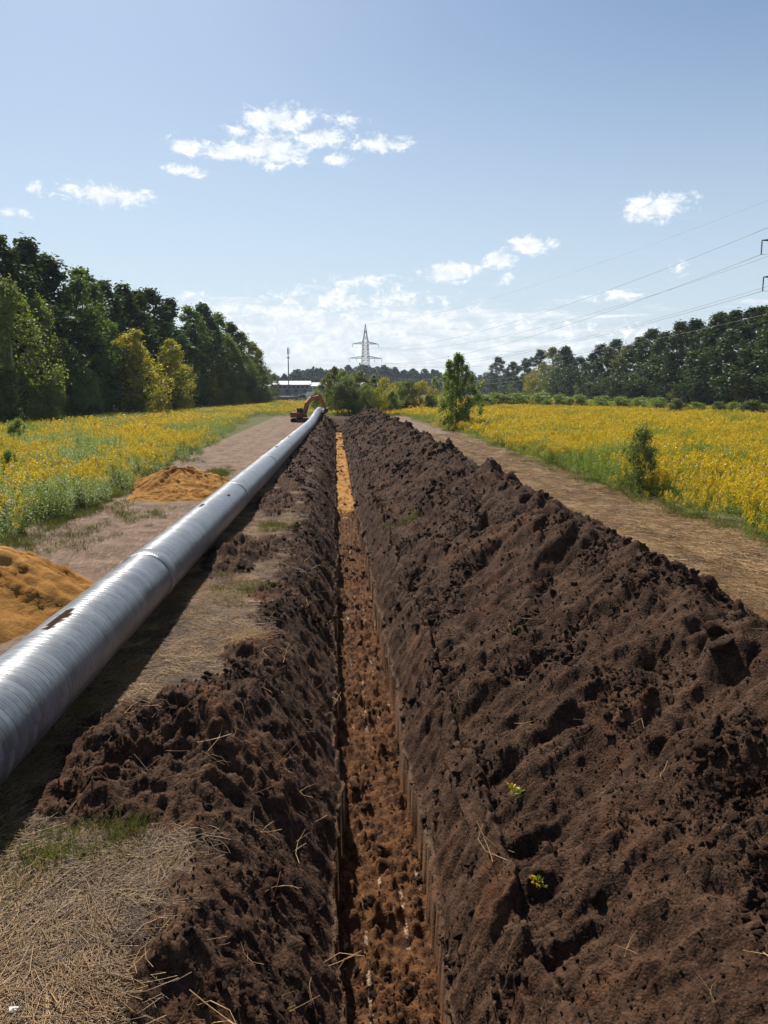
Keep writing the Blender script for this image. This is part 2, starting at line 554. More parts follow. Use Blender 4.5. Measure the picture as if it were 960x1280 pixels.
def leaf_mat(name, c1, c2, trans=0.45, tint=None, hue_obj=0.25, gloss=0.025):
    m, t = material(name)
    oi = t.new('ShaderNodeObjectInfo').outputs['Random']
    nz = t.noise(t.obj, 0.55, 3, 0.6)
    f = t.math('ADD', t.math('MULTIPLY', t.math('SUBTRACT', oi, 0.5), hue_obj * 2), t.ramp(nz, 0.32, 0.68), clamp=True)
    col = t.mix(f, c1, c2)
    if tint:
        col = t.mix(t.math('MULTIPLY', t.ramp(t.noise(t.obj, 0.33, 3, 0.5), 0.54, 0.68), 0.8), col, tint)
    d = t.new('ShaderNodeBsdfDiffuse'); t.put(d.inputs[0], col)
    tr = t.new('ShaderNodeBsdfTranslucent')
    t.put(tr.inputs[0], t.mix(1.0, col, (1.25, 1.2, 0.55), 'MULTIPLY'))
    mx = t.new('ShaderNodeMixShader'); mx.inputs[0].default_value = trans
    t.l.new(d.outputs[0], mx.inputs[1]); t.l.new(tr.outputs[0], mx.inputs[2])
    g = t.new('ShaderNodeBsdfGlossy'); g.inputs['Roughness'].default_value = 0.45
    g.inputs[0].default_value = (0.9, 0.95, 1.0, 1)
    mg = t.new('ShaderNodeMixShader'); mg.inputs[0].default_value = gloss
    t.l.new(mx.outputs[0], mg.inputs[1]); t.l.new(g.outputs[0], mg.inputs[2])
    t.l.new(mg.outputs[0], t.out.inputs[0])
    return m


M['pine'] = leaf_mat('dark needle foliage', (0.0319, 0.0595, 0.0170), (0.0659, 0.1041, 0.0276), 0.36)
M['broad'] = leaf_mat('mid green foliage', (0.0810, 0.1350, 0.0284), (0.1512, 0.2133, 0.0459), 0.48)
M['birch'] = leaf_mat('pale birch foliage', (0.1478, 0.1949, 0.0484), (0.2352, 0.2755, 0.0739), 0.5)
M['maple'] = leaf_mat('turning yellow foliage', (0.19, 0.21, 0.026), (0.42, 0.37, 0.035), 0.5, tint=(0.52, 0.36, 0.03))
M['autumn'] = leaf_mat('green foliage turning brown', (0.0960, 0.1296, 0.0264), (0.1740, 0.1740, 0.0384), 0.48, tint=(0.2400, 0.1560, 0.0336))
M['willow'] = leaf_mat('fresh willow foliage', (0.145, 0.205, 0.038), (0.215, 0.27, 0.055), 0.5)
M['bushleaf'] = leaf_mat('bush foliage', (0.0600, 0.0900, 0.0240), (0.1320, 0.1620, 0.0408), 0.45)
M['farleaf'] = leaf_mat('distant wood foliage', (0.0270, 0.0450, 0.0162), (0.0450, 0.0675, 0.0216), 0.3)
M['stalk'] = leaf_mat('goldenrod stalks and leaves', (0.110, 0.165, 0.020), (0.19, 0.245, 0.032), 0.45)
M['plume'] = leaf_mat('goldenrod plumes', (0.45, 0.305, 0.008), (0.61, 0.44, 0.012), 0.42, hue_obj=0.4)
M['weed'] = leaf_mat('wormwood leaves', (0.130, 0.175, 0.030), (0.20, 0.245, 0.042), 0.45)
M['dark'] = leaf_mat('broadleaf foliage darkened as backlit', (0.018, 0.034, 0.010), (0.042, 0.066, 0.017), 0.3)  # right wood's backlit shade put into the leaf colour, darker than 'broad'
M['grass'] = leaf_mat('grass blades', (0.19, 0.22, 0.04), (0.32, 0.33, 0.07), 0.5)
M['straw'] = leaf_mat('dry straw', (0.33, 0.20, 0.085), (0.52, 0.345, 0.155), 0.2, hue_obj=0.5)
M['litter'] = leaf_mat('brown plant litter', (0.12, 0.068, 0.032), (0.27, 0.17, 0.08), 0.15, hue_obj=0.5)


def plain(name, col, rough=0.6, metal=0.0, spec=0.3, var=0.15, scale=3.0):
    m, t = material(name)
    d = tuple(c * (1 - var) for c in col); e = tuple(min(1, c * (1 + var)) for c in col)
    finish(t, t.mix(t.noise(t.obj, scale, 4), d, e), rough, t.bump(t.noise(t.obj, scale * 8, 3), 0.15, 0.01), spec, metal)
    return m


M['bark'] = plain('bark', (0.075, 0.058, 0.045), 0.9, var=0.4, scale=5)
M['birchbark'] = plain('pale bark', (0.38, 0.36, 0.33), 0.85, var=0.45, scale=4)
M['galv'] = plain('weathered galvanised steel', (0.16, 0.165, 0.17), 0.55, 0.6)
M['wire'] = plain('aluminium conductor', (0.11, 0.11, 0.115), 0.5, 0.4)
M['porcelain'] = plain('brown glass insulator', (0.10, 0.085, 0.075), 0.3)
M['orange'] = plain('faded orange machine paint', (0.22, 0.060, 0.034), 0.5, var=0.25)
M['boompaint'] = plain('orange boom paint', (0.38, 0.10, 0.038), 0.45, var=0.2)
M['black'] = plain('black rubber and steel', (0.028, 0.026, 0.025), 0.7)
M['glass'] = plain('dark window glass', (0.03, 0.04, 0.05), 0.12, spec=0.6)
M['white'] = plain('white sheet roof', (0.62, 0.62, 0.62), 0.45, var=0.05)
M['wall'] = plain('pale sandwich panel', (0.42, 0.45, 0.48), 0.6, var=0.08)
M['greywall'] = plain('grey block wall', (0.22, 0.23, 0.25), 0.8, var=0.1)
M['truckwhite'] = plain('white truck paint', (0.65, 0.66, 0.66), 0.35, var=0.05)
M['truckblue'] = plain('dark blue truck paint', (0.035, 0.05, 0.09), 0.35, var=0.1)
M['truckgrey'] = plain('grey truck paint', (0.16, 0.165, 0.17), 0.4, var=0.1)
M['paper'] = plain('white scrap', (0.80, 0.80, 0.78), 0.6, var=0.03)

# ------------------------------------------------------------------ the land
X_L, X_R, Y_0, Y_1 = -9.6, 13.6, -8.0, 132.0
FLOOR = -2.0


def edge_l(y): return 0.02 * np.sin(y * 0.5) + 0.10 * pn(y * 0.45, y * 0 + 3.3, 5) + 0.06 * pn(y * 1.5, y * 0 + 1.3, 6) + 0.03 * pn(y * 4.3, y * 0 + 1.3, 9)
def edge_r(y): return 1.05 + 0.10 * pn(y * 0.4, y * 0 + 8.3, 7) + 0.06 * pn(y * 1.6, y * 0 + 4.3, 8) + 0.03 * pn(y * 4.6, y * 0 + 4.3, 10)


PILES = [(-1.85, 8.9, 1.05, 1.5, .40), (-2.6, 8.2, .55, .9, .30), (-1.35, 11.2, .55, 1.3, .22), (-1.3, 5.6, .35, 1.0, .14), (-2.55, 19.4, .6, 1.9, .38),
         (-1.5, 15.6, .4, 1.2, .14), (-1.75, 20.5, .7, 1.6, .2), (-2.2, 29.0, .6, 2.6, .32), (-2.0, 36, .6, 3.5, .34), (-1.9, 45, .6, 5, .36),
         (-1.8, 56, .6, 6, .36), (-1.7, 70, .7, 8, .38), (-1.5, 90, .8, 12, .4), (-1.5, 110, 1.0, 10, .5)]


def ground_all(x, y, fine=True):
    """height of the land and masks"""
    fade = sstep(X_L, X_L + 1.2, x) * (1 - sstep(X_R - 1.2, X_R, x)) * sstep(Y_0, Y_0 + 2, y) * (1 - sstep(Y_1 - 6, Y_1, y))
    base = 0.05 * fbm(x * 0.5, y * 0.5, 11, 4) + 0.022 * fbm(x * 3, y * 3, 21, 3)
    # wheel ruts on the two tracks
    for c, w in ((-6.6, .28), (-7.9, .28), (9.3, .3), (11.0, .3)):
        base = base - 0.05 * np.exp(-((x - c - 0.25 * pn(y * .07, y * 0, 31)) / w) ** 2)
    xl, xr = edge_l(y), edge_r(y)
    far = 1 - sstep(112, 119, y)
    scal = fbm(x * 0.9, y * 2.4 + x * 0.9, 41, 4, 0.55)
    big = pn(x * 0.8, y * 0.75, 51)
    topl = xl - 1.28 - 0.30 * pn(y * 0.6, y * 0 + 2, 52) - 0.10 * pn(y * 2.1, y * 0 + 5, 53)
    topr = xr + 0.88 + 0.25 * pn(y * 0.55, y * 0 + 7, 54)
    # left bank
    tl = np.clip((x - topl) / (xl - 0.05 - topl), 0, 1.0)
    zl = -1.32 * (0.35 * tl + 0.65 * tl ** 1.9)
    mid_l = np.sin(np.clip(tl, 0, 1) * math.pi) ** 0.6
    zl = zl + mid_l * (0.13 * scal + 0.10 * big)
    # right bank with bites of the bucket
    tr = np.clip((topr - x) / (topr - xr - 0.05), 0, 1.0)
    zr = -1.38 * (0.45 * tr + 0.55 * tr ** 1.7)
    mid_r = np.sin(np.clip(tr, 0, 1) * math.pi) ** 0.6
    bite = np.clip(pn(y * 0.62, x * 0.5, 61) + 0.35 * pn(y * 1.7, x * 1.2, 62), -0.4, 1)
    zr = zr + mid_r * (0.13 * fbm(x * 0.9, y * 2.2 - x * 0.7, 63, 4, 0.55) - 0.34 * np.clip(bite, 0, 1) + 0.06)
    inl = (x < xl) & (x > topl); inr = (x > xr) & (x < topr)
    lumps = 0.8 * clods(x, y, 0.34, 71, 0.7) + 1.7 * clods(x, y, 0.17, 75, 0.9) + 1.5 * clods(x, y, 0.08, 79, 0.85)
    step = np.mod(y * 0.55 + 0.25 * pn(x * 1.5, y * 0.4, 82), 1.0)
    zf = FLOOR + 0.06 * fbm(x * 2.6, y * 2.6, 81, 5, 0.6) + 1.0 * lumps + 0.11 * (step ** 3) * (1 - sstep(0.92, 1.0, step)) - 0.03
    z = base * fade
    cut = np.where(inl, zl, 0) + np.where(inr, zr, 0)
    small = 0.55 * clods(x, y, 0.22, 91, 0.5) + 0.8 * clods(x, y, 0.10, 95, 0.65) + 0.85 * clods(x, y, 0.055, 98, 0.7)
    rough = 0.034 * fbm(x * 5, y * 5, 101, 4, 0.65)
    # soil thrown out on the left edge
    pile = np.zeros_like(x)
    for cx, cy, rx, ry, h in PILES:
        d = ((x - cx) / rx) ** 2 + ((y - cy) / ry) ** 2
        pile = np.maximum(pile, h * np.exp(-d * 0.9) * 1.15 - 0.05)
    ragged = 0.65 + 0.6 * fbm(x * 1.3, y * 1.3, 111, 4, 0.55)
    pile = np.clip(pile * ragged * 1.35, 0, None)
    pile = pile * (1 - sstep(-0.5, 0.0, x - xl))
    soilm = np.clip(sstep(0.01, 0.06, pile) + sstep(topl - 0.30, topl - 0.02, x + 0.12 * fbm(x * 2, y * 2, 115, 3)) * (1 - sstep(topr + 0.6, topr + 1.2, x)), 0, 1)
    soilm = soilm * far + (1 - far) * sstep(-4, -2, x) * (1 - sstep(4.5, 7, x)) * (1 - sstep(122, 130, y))
    loose = sstep(0.0, 0.12, pile)
    z = z + pile + loose * (0.55 * clods(x, y, 0.42, 121, 0.5) + 0.075 * fbm(x * 2.4, y * 2.4, 125, 5, 0.58))
    z = z + soilm * (small * 0.9 + rough)
    z = z + cut * far
    slot = (x >= xl) & (x <= xr)
    floor = slot.astype(float)
    z = np.where(slot, far * zf + (1 - far) * z, z)
    under = sstep(0.58, 0.95, x - xr) * (1 - sstep(6.2, 6.9, x)) * far
    z = z * (1 - under) - 1.7 * under
    clay = (inr & (tr > 0.985)).astype(float) * far + 0.6 * (inl & (tl > 0.985)) * far
    clay = clay * (0.35 + 0.65 * sstep(-0.2, 0.3, pn(x * 2, y * 1.3, 131)))
    green = np.clip(sstep(0.25, 0.6, pn(x * 0.35, y * 0.3, 141)) * 0.3 + sstep(11.6, 12.8, x) + 1 - sstep(X_L - .3, X_L + 1.3, x), 0, 1)
    near_green = np.exp(-((x + 2.55) / .45) ** 2 - ((y - 6.75) / .35) ** 2)
    green = np.maximum(green * (1 - soilm), 0.5 * near_green)
    thatch = (1 - sstep(6.6, 7.6, y)) * (x < 0) * (0.12 + 0.22 * sstep(-0.2, 0.3, fbm(x * 2.3, y * 2.3, 145, 3)))   # trodden black earth shows through the dead grass
    soilm = np.maximum(soilm, thatch)
    return z, dict(soil=soilm, floor=floor * far, clay=clay, green=green)


def gz(x, y):
    x = np.atleast_1d(np.asarray(x, float)); y = np.atleast_1d(np.asarray(y, float))
    return ground_all(x, y)[0]


def rows_y(y0, y1, dmin, k):
    ys = [y0]
    while ys[-1] < y1:
        ys.append(ys[-1] + (0.25 if ys[-1] < 2.6 else min(0.22, max(dmin, k * ys[-1]))))
    ys[-1] = y1
    return np.array(ys)


ys = rows_y(Y_0, Y_1, 0.019, 0.0043)
NF = 400
Xg = []
for y in ys:
    k = float(np.clip((y - 6) / 60, 0, 1))
    a = -4.2 * (1 - k) - 5.4 * k
    b = 2.5
    Xg.append(np.concatenate([np.linspace(X_L, a, 44, endpoint=False), np.linspace(a, b, NF, endpoint=False), np.linspace(b, X_R, 46)]))
Xg = np.array(Xg)
Yg = np.repeat(ys[:, None], Xg.shape[1], 1)
Zg, at = ground_all(Xg.ravel(), Yg.ravel())
# ragged walls: push the steep faces sideways a little
Vg = np.stack([Xg.ravel(), Yg.ravel(), Zg], -1)
wall = (Zg < -0.15) & (Zg > -1.75)
Vg[:, 0] += np.where(wall, 0.035 * fbm(Yg.ravel() * 3.1, Zg * 3.0, 151, 3), 0)
me = mesh_np('ground', Vg, grid_faces(*Xg.shape), [M['ground']], True, attrs=at)
ground = tag(link('ground', me), kind='structure')

mb = MB()
BIG = 2500
for (x0, x1, y0, y1) in ((-BIG, X_L, -300, BIG), (X_R, BIG, -300, BIG), (X_L, X_R, Y_1, BIG), (X_L, X_R, -300, Y_0)):
    mb.add([(x0, y0, 0), (x1, y0, 0), (x1, y1, 0), (x0, y1, 0)], [(0, 1, 2, 3)])
tag(mb.build('field_ground', M['field']), kind='structure')


# ------------------------------------------------------------------ spoil heap
def heap_z(x, y):
    toe = edge_r(y) + 0.42 + 0.12 * pn(y * 0.7, y * 0 + 1, 201) + 0.07 * pn(y * 2.2, y * 0 + 1, 200)
    crest = 5.0 + 0.35 * pn(y * 0.22, y * 0 + 2, 202) + 0.16 * pn(y * 0.8, y * 0 + 4, 203)
    H = 1.50 + 0.24 * pn(y * 0.30, y * 0 + 6, 204) + 0.16 * pn(y * 0.9, y * 0 + 9, 205)
    endk = (1 - sstep(112, 121, y)) * sstep(-9, -3, y)
    H = H * endk + 0.25 * np.exp(-((y - 112) / 5) ** 2)
    back = crest + 2.5 + 0.3 * pn(y * 0.4, y * 0 + 3, 206)
    u = (x - toe) / (crest - toe); v = (back - x) / (back - crest)
    uc = np.clip(u, 0, 1)
    low = -0.62 * endk
    zu = low + (H - low) * (0.88 * uc + 0.24 * uc ** 2 - 0.12 * uc ** 6) + np.minimum(u, 0) * 4
    vc = np.clip(v, -0.3, 1)
    zv = np.where(vc > 0, H * (np.clip(vc, 0, 1) ** 0.95), vc * 0.8)
    z = np.where(u < 1, np.minimum(zu, zv + 0.0), zv)
    wig = fbm(x * 0.55, y * 0.55, 211, 3)
    rid = 1 - np.abs(fbm(x * 0.50 + y * 0.40, y * 0.75 - x * 0.30, 215, 4))
    m = sstep(0.02, 0.40, fbm(x * 0.42, y * 0.38, 219, 4, 0.6))          # loose and lumpy here, smooth there
    crest_m = sstep(0.62, 0.95, np.minimum(uc, v))
    env = sstep(-0.02, 0.06, np.minimum(u, v))
    lowm = 1 - sstep(0.12, 0.40, u)                                    # the lower slope still shows the bucket's bites
    z = z + env * (0.20 * wig + 0.30 * (rid - 0.72)) * (1 - 0.45 * lowm)
    bite = np.clip(pn(y * 0.60, x * 0.5, 61) + 0.4 * pn(y * 1.7, x * 1.2, 62), 0, 1)
    z = z + lowm * env * (0.14 * fbm(x * 0.9, y * 2.4 - x * 0.7, 63, 4, 0.55) - 0.42 * bite * np.sin(np.clip(u / 0.35, 0, 1) * math.pi))
    c1 = clods(x + 0.1 * wig, y, 0.95, 221, 0.45, 0.8) * (1 + 0.5 * crest_m)
    c2 = clods(x, y + 0.05 * wig, 0.46, 225, 0.5, 0.85)
    c3 = clods(x, y, 0.22, 229, 0.6, 0.85)
    c4 = clods(x, y, 0.11, 233, 0.65, 0.85)
    c5 = clods(x, y, 0.058, 237, 0.7, 0.85)
    big = np.maximum(m * 0.85, crest_m) * (1 - 0.7 * lowm)
    z = z + env * ((0.22 + 0.90 * big) * (0.9 * c1 + 0.6 * c2) + (0.10 + 0.75 * m) * (0.7 * c3 + 0.65 * c4) + (0.35 + 0.4 * m) * c5)
    z = z + env * (0.065 * fbm(x * 1.9, y * 1.9, 241, 6, 0.64) + 0.018 * np.abs(fbm(x * 5.5, y * 5.5, 247, 3, 0.6)))
    return z


ysH = rows_y(-7.5, 124.0, 0.019, 0.0043)
NH = 330
u = np.linspace(0, 1, NH)
XH = np.repeat((1.45 + (8.4 - 1.45) * u)[None, :], len(ysH), 0)
YH = np.repeat(ysH[:, None], NH, 1)
ZH = heap_z(XH.ravel(), YH.ravel())
me = mesh_np('spoil_heap', np.stack([XH.ravel(), YH.ravel(), ZH], -1), grid_faces(*XH.shape), [M['soil']], True)
heap = tag(link('spoil_heap', me), 'long heap of dark excavated soil running beside the trench', 'soil heap')


def surf(x, y):
    """top of whatever soil there is"""
    x = np.atleast_1d(np.asarray(x, float)); y = np.atleast_1d(np.asarray(y, float))
    g = gz(x, y)
    h = heap_z(x, y)
    return np.where((x > 1.5) & (x < 8.3) & (y < 123), np.maximum(g, h), g)


# ------------------------------------------------------------------ loose clods
def clod_mesh(name, seed, sub=2):
    bm = bmesh.new()
    bmesh.ops.create_icosphere(bm, subdivisions=sub, radius=1)
    rng = np.random.default_rng(seed)
    P = np.array([v.co[:] for v in bm.verts])
    pl = rng.normal(size=(9, 3)); pl /= np.linalg.norm(pl, axis=1)[:, None]
    d = np.min(np.stack([(0.48 + 0.30 * rng.random()) / np.clip(P @ n, 0.05, 9) for n in pl]), 0)
    r = np.minimum(1.0, d) * (1 + 0.22 * pn(P[:, 0] * 2.2 + seed, P[:, 1] * 2.2 + P[:, 2] * 1.7, seed) + 0.14 * pn(P[:, 2] * 5, P[:, 0] * 5 + P[:, 1] * 3 + seed, seed + 1))
    P = P * r[:, None] * np.array([1.0, 0.85, 0.72])
    for v, p in zip(bm.verts, P): v.co = p
    me = bpy.data.meshes.new(name)
    bm.to_mesh(me); bm.free()
    me.materials.append(M['soil'])
    me.polygons.foreach_set('use_smooth', np.full(len(me.polygons), sub > 2))
    return me


rng = np.random.default_rng(7)
CL = [clod_mesh('clod', 300 + i, 3) for i in range(6)]
CLs = [clod_mesh('crumb', 340 + i, 2) for i in range(5)]
NC = 150                                                # the larger lumps, parts of the heap
cy_ = 6.0 + 40 * rng.random(NC) ** 2
cx_ = np.where(rng.random(NC) < 0.4, 4.6 + rng.random(NC) * 1.4, 2.2 + rng.random(NC) * 4.6)
cs_ = 0.05 + 0.16 * rng.random(NC) ** 2.5 + np.where(cy_ > 18, 0.05, 0)
cz_ = surf(cx_, cy_) - 0.12 * cs_
for i in range(NC):
    s = float(cs_[i])
    o = link('clod', CL[i % 6], heap)
    o.location = (float(cx_[i]), float(cy_[i]), float(cz_[i]))
    o.scale = (s, s * (0.7 + .5 * rng.random()), s * (0.7 + .4 * rng.random()))
    o.rotation_euler = tuple(rng.random(3) * 6.28)


# ------------------------------------------------------------------ instancing of uncountable stuff
def scatter(name, protos, P, rot, scl, idx, label, cat):
    lib = bpy.data.collections.new(name + '_kinds')
    for i, me in enumerate(protos):
        o = bpy.data.objects.new('%s_kind_%02d' % (name, i), me)
        lib.objects.link(o)
    me = bpy.data.meshes.new(name)
    n = len(P)
    me.vertices.add(n); me.vertices.foreach_set('co', np.ascontiguousarray(P, dtype=np.float32).ravel())
    a = me.attributes.new('rot', 'FLOAT_VECTOR', 'POINT'); a.data.foreach_set('vector', np.ascontiguousarray(rot, dtype=np.float32).ravel())
    a = me.attributes.new('scl', 'FLOAT_VECTOR', 'POINT'); a.data.foreach_set('vector', np.ascontiguousarray(scl, dtype=np.float32).ravel())
    a = me.attributes.new('idx', 'INT', 'POINT'); a.data.foreach_set('value', np.ascontiguousarray(idx, dtype=np.int32))
    o = link(name, me)
    ng = bpy.data.node_groups.new(name, 'GeometryNodeTree')
    ng.interface.new_socket('Geometry', in_out='INPUT', socket_type='NodeSocketGeometry')
    ng.interface.new_socket('Geometry', in_out='OUTPUT', socket_type='NodeSocketGeometry')
    gi = ng.nodes.new('NodeGroupInput'); go = ng.nodes.new('NodeGroupOutput')
    ci = ng.nodes.new('GeometryNodeCollectionInfo')
    ci.inputs['Collection'].default_value = lib
    ci.inputs['Separate Children'].default_value = True
    ci.inputs['Reset Children'].default_value = True
    ip = ng.nodes.new('GeometryNodeInstanceOnPoints')
    ip.inputs['Pick Instance'].default_value = True

    def na(nm, ty):
        nd = ng.nodes.new('GeometryNodeInputNamedAttribute'); nd.data_type = ty
        nd.inputs['Name'].default_value = nm
        return nd.outputs['Attribute']
    e2r = ng.nodes.new('FunctionNodeEulerToRotation')
    ng.links.new(na('rot', 'FLOAT_VECTOR'), e2r.inputs[0])
    ng.links.new(gi.outputs[0], ip.inputs['Points'])
    ng.links.new(ci.outputs[0], ip.inputs['Instance'])
    ng.links.new(na('idx', 'INT'), ip.inputs['Instance Index'])
    ng.links.new(e2r.outputs[0], ip.inputs['Rotation'])
    ng.links.new(na('scl', 'FLOAT_VECTOR'), ip.inputs['Scale'])
    ng.links.new(ip.outputs[0], go.inputs[0])
    md = o.modifiers.new('scatter', 'NODES'); md.node_group = ng
    return tag(o, label, cat, kind='stuff')


def crumbs():
    n = 150000
    y = 3.6 * (116 / 3.6) ** rng.random(n)
    x = -2.9 + rng.random(n) * 10.6
    keep = (np.abs(x - 0.064 * y) < 0.53 * y + 0.6) & (rng.random(n) < np.where(x > 1.5, 1, .6))
    x, y = x[keep], y[keep]
    zz, at = ground_all(x, y)
    on = (at['soil'] > 0.5) | (x > 1.7) | (at['floor'] > 0.5)
    cm = sstep(0.0, 0.5, fbm(x * 0.7, y * 0.7, 401, 4, 0.62))
    clump = 0.18 + 0.82 * cm > rng.random(len(x))
    k = on & clump
    x, y, zz, cm = x[k], y[k], zz[k], cm[k]
    z = np.where((x > 1.5) & (x < 8.3), np.maximum(zz, heap_z(x, y)), zz)
    s = (0.006 + 0.010 * rng.random(len(x)) + (0.012 + 0.034 * cm) * rng.random(len(x)) ** 7) * (1 + y / 18)
    P = np.stack([x, y, z + 0.2 * s], -1)
    scl = s[:, None] * (0.75 + 0.6 * rng.random((len(x), 3))) * [1, 1, .8]
    rot = rng.normal(size=(len(x), 3)) * .45; rot[:, 2] = rng.random(len(x)) * 6.28
    scatter('soil_crumbs', CLs, P, rot, scl, rng.integers(0, 5, len(x)), 'loose crumbs of dark soil strewn over heap and banks', 'soil')


crumbs()

# ------------------------------------------------------------------ sand bedding in the trench and sand piles
yb = np.concatenate([np.arange(36.5, 60, 0.10), np.arange(60, 112.5, 0.25)])
ub = np.linspace(-0.03, 1.03, 26)
XB = edge_l(yb)[:, None] * (1 - ub) + edge_r(yb)[:, None] * ub
YB = np.repeat(yb[:, None], 26, 1)
zb = FLOOR + 0.17 + 0.05 * fbm(XB * 1.8, YB * 1.2, 501, 4) + 0.10 * np.abs(XB - 0.5) ** 2 + 0.03 * np.sin(YB * 2.6 + 2 * pn(XB, YB * .4, 503))
zb = zb - 0.40 * (1 - sstep(36.5, 39.5, YB + 1.6 * fbm(XB * 2.1, YB * 0.9, 502, 3)))
zb = zb - 0.16 * sstep(0.25, 0.7, fbm(XB * 1.6 + 5, YB * 0.35, 505, 4, 0.6)) - 0.12 * sstep(0.40, 0.52, np.abs(XB - 0.53) + 0.12 * fbm(XB, YB * 1.1, 506, 3))
me = mesh_np('sand_bedding', np.stack([XB.ravel(), YB.ravel(), zb.ravel()], -1), grid_faces(*XB.shape), [M['bed_sand']], True)
tag(link('sand_bedding', me), 'strip of bright orange sand spread on the trench floor', 'sand')


def sand_pile(cx, cy, rx, ry, h, seed, label, flat=0.0, rot=0.0, tilt=0.0):
    nr, na_ = 90, 160
    rr = np.linspace(0, 1.12, nr)[:, None]; th = np.linspace(0, 2 * math.pi, na_, endpoint=False)[None, :]
    wob = 1 + 0.13 * pn(np.cos(th) * 1.4 + seed, np.sin(th) * 1.4, seed) + 0.05 * pn(np.cos(th) * 4 + seed, np.sin(th) * 4, seed + 2)
    lx = rr * np.cos(th) * rx * wob; ly = rr * np.sin(th) * ry * wob
    X = cx + lx * math.cos(rot) - ly * math.sin(rot); Y = cy + lx * math.sin(rot) + ly * math.cos(rot)
    q = np.clip(1 - rr, -0.2, 1) + 0 * th
    prof = np.where(q > 0, np.minimum(q, 1 - flat) / (1 - flat), q)
    prof = np.where(prof > 0, np.clip(prof, 0, 1) ** 0.9 - 0.12 * prof ** 5, prof)
    gul = fbm(np.cos(th) * 5 + rr * 0.8, np.sin(th) * 5 + rr * 0.8, seed + 5, 4, 0.6)
    env = sstep(0.0, 0.2, q)
    Z = h * prof + env * (0.10 * h * gul + 0.09 * fbm(X * 0.9, Y * 0.9, seed + 7, 3) + 0.05 * fbm(X * 3, Y * 3, seed + 9, 4, 0.6)) + tilt * (Y - cy) * env - 0.03
    V = np.stack([X.ravel(), Y.ravel(), Z.ravel()], -1)
    i = np.arange(nr * na_).reshape(nr, na_); j = np.roll(i, -1, 1)
    F = np.stack([i[:-1], i[1:], j[1:], j[:-1]], -1).reshape(-1, 4)
    V[:, 2] += 0
    me = mesh_np('sand_pile', V, F, [M['sand']], True)
    o = link('sand_pile', me)
    return tag(o, label, 'sand pile', 'sand piles beside the pipe')


sand_pile(-8.1, 14.9, 3.5, 3.0, 1.42, 511, 'orange sand pile nearest the camera, cut off by the picture edge', flat=0.30)
sand_pile(-6.7, 34.0, 2.35, 2.7, 0.95, 521, 'smaller orange sand pile farther along, on the dirt track', flat=0.1)
sand_pile(-6.3, 31.0, 1.9, 1.3, 0.30, 531, 'low apron of orange sand spread in front of the smaller pile', flat=0.4)

# ------------------------------------------------------------------ the pipe
def pipe_x(y): return -3.86 + 0.0148 * y + 0.05 * math.sin(y * 0.06)
def pipe_z(y): return 0.61 + 0.06 * math.sin(y * 0.045 + 1) + 0.75 * float(sstep(82, 112, np.array(float(y))))


PR = 0.51
TAPE = 0.115
MUD = [(10.3, 86, .62, 11), (20.6, 84, .42, 7), (23.2, 122, .22, 6), (43, 88, .8, 9), (53, 85, .9, 10), (70.0, 85, .9, 10)]


def pipe_mesh(y0, y1, first, last):
    nseg = 72
    step = 0.06 if y0 < 30 else 0.25
    n = int((y1 - y0) / step) + 1
    yy = np.linspace(y0, y1, n)
    cx = np.array([pipe_x(y) for y in yy]); cz = np.array([pipe_z(y) for y in yy])
    th = np.linspace(0, 2 * math.pi, nseg + 1)
    T, Yy = np.meshgrid(th, yy)
    rr = PR + 0.0045 * pn(Yy * 1.3, np.cos(T) * 1.5 + 2 * np.sin(T), 601) + 0.0025 * pn(Yy * 5, T * 2.0, 602)
    X = cx[:, None] + np.cos(T) * rr; Z = cz[:, None] + np.sin(T) * rr
    V = np.stack([X.ravel(), Yy.ravel(), Z.ravel()], -1)
    V.reshape(n, nseg + 1, 3)[:, -1] = V.reshape(n, nseg + 1, 3)[:, 0]
    mud = np.zeros(V.shape[0])
    for my, deg, ly, la in MUD:
        t0 = R(180 - deg)
        d = ((Yy.ravel() - my) / ly) ** 2 + (np.degrees(T.ravel() - t0) / la) ** 2
        d = d + 0.55 * fbm(Yy.ravel() * 4, T.ravel() * 4, 610, 3, 0.6)
        mud = np.maximum(mud, 1 - sstep(0.75, 1.0, d))
    me = mesh_np('pipe_section', V, grid_faces(n, nseg + 1)[:, ::-1], [M['film']], True, attrs={'mud': mud})
    uvl = me.uv_layers.new(name='spiral')
    li = np.zeros(len(me.loops), dtype=np.int32); me.loops.foreach_get('vertex_index', li)
    uvs = np.stack([Yy.ravel()[li] / TAPE, T.ravel()[li] / (2 * math.pi)], -1)
    uvl.data.foreach_set('uv', np.ascontiguousarray(uvs, dtype=np.float32).ravel())
    return me


pipe = tag(empty('pipeline', (pipe_x(0), 0, 0)), 'long grey steel pipe wrapped in glossy film lying beside the trench', 'pipe')
JOINTS = [-6.0, 3.2, 14.6, 25.9, 37.2, 48.5, 59.8, 71.1, 82.4, 93.7, 105.0, 112.5]
for i in range(len(JOINTS) - 1):
    o = link('pipe_section', pipe_mesh(JOINTS[i], JOINTS[i + 1], i == 0, i == len(JOINTS) - 2), pipe)
    o.matrix_parent_inverse = Matrix.Translation(-pipe.location)
for i, yj in enumerate(JOINTS[1:-1]):                      # heat-shrink sleeves over the welds
    mb = MB()
    yy = [yj - .235, yj - .225, yj, yj + .225, yj + .235]
    mb.tube([(pipe_x(y), y, pipe_z(y)) for y in yy], [PR + .003, PR + .010, PR + .013, PR + .010, PR + .003], 72, cap=False)
    o = mb.build('joint_sleeve', M['film'], pipe, smooth=True)
    uvl = o.data.uv_layers.new(name='spiral')
    o.matrix_parent_inverse = Matrix.Translation(-pipe.location)
mb = MB(); ye = 112.5
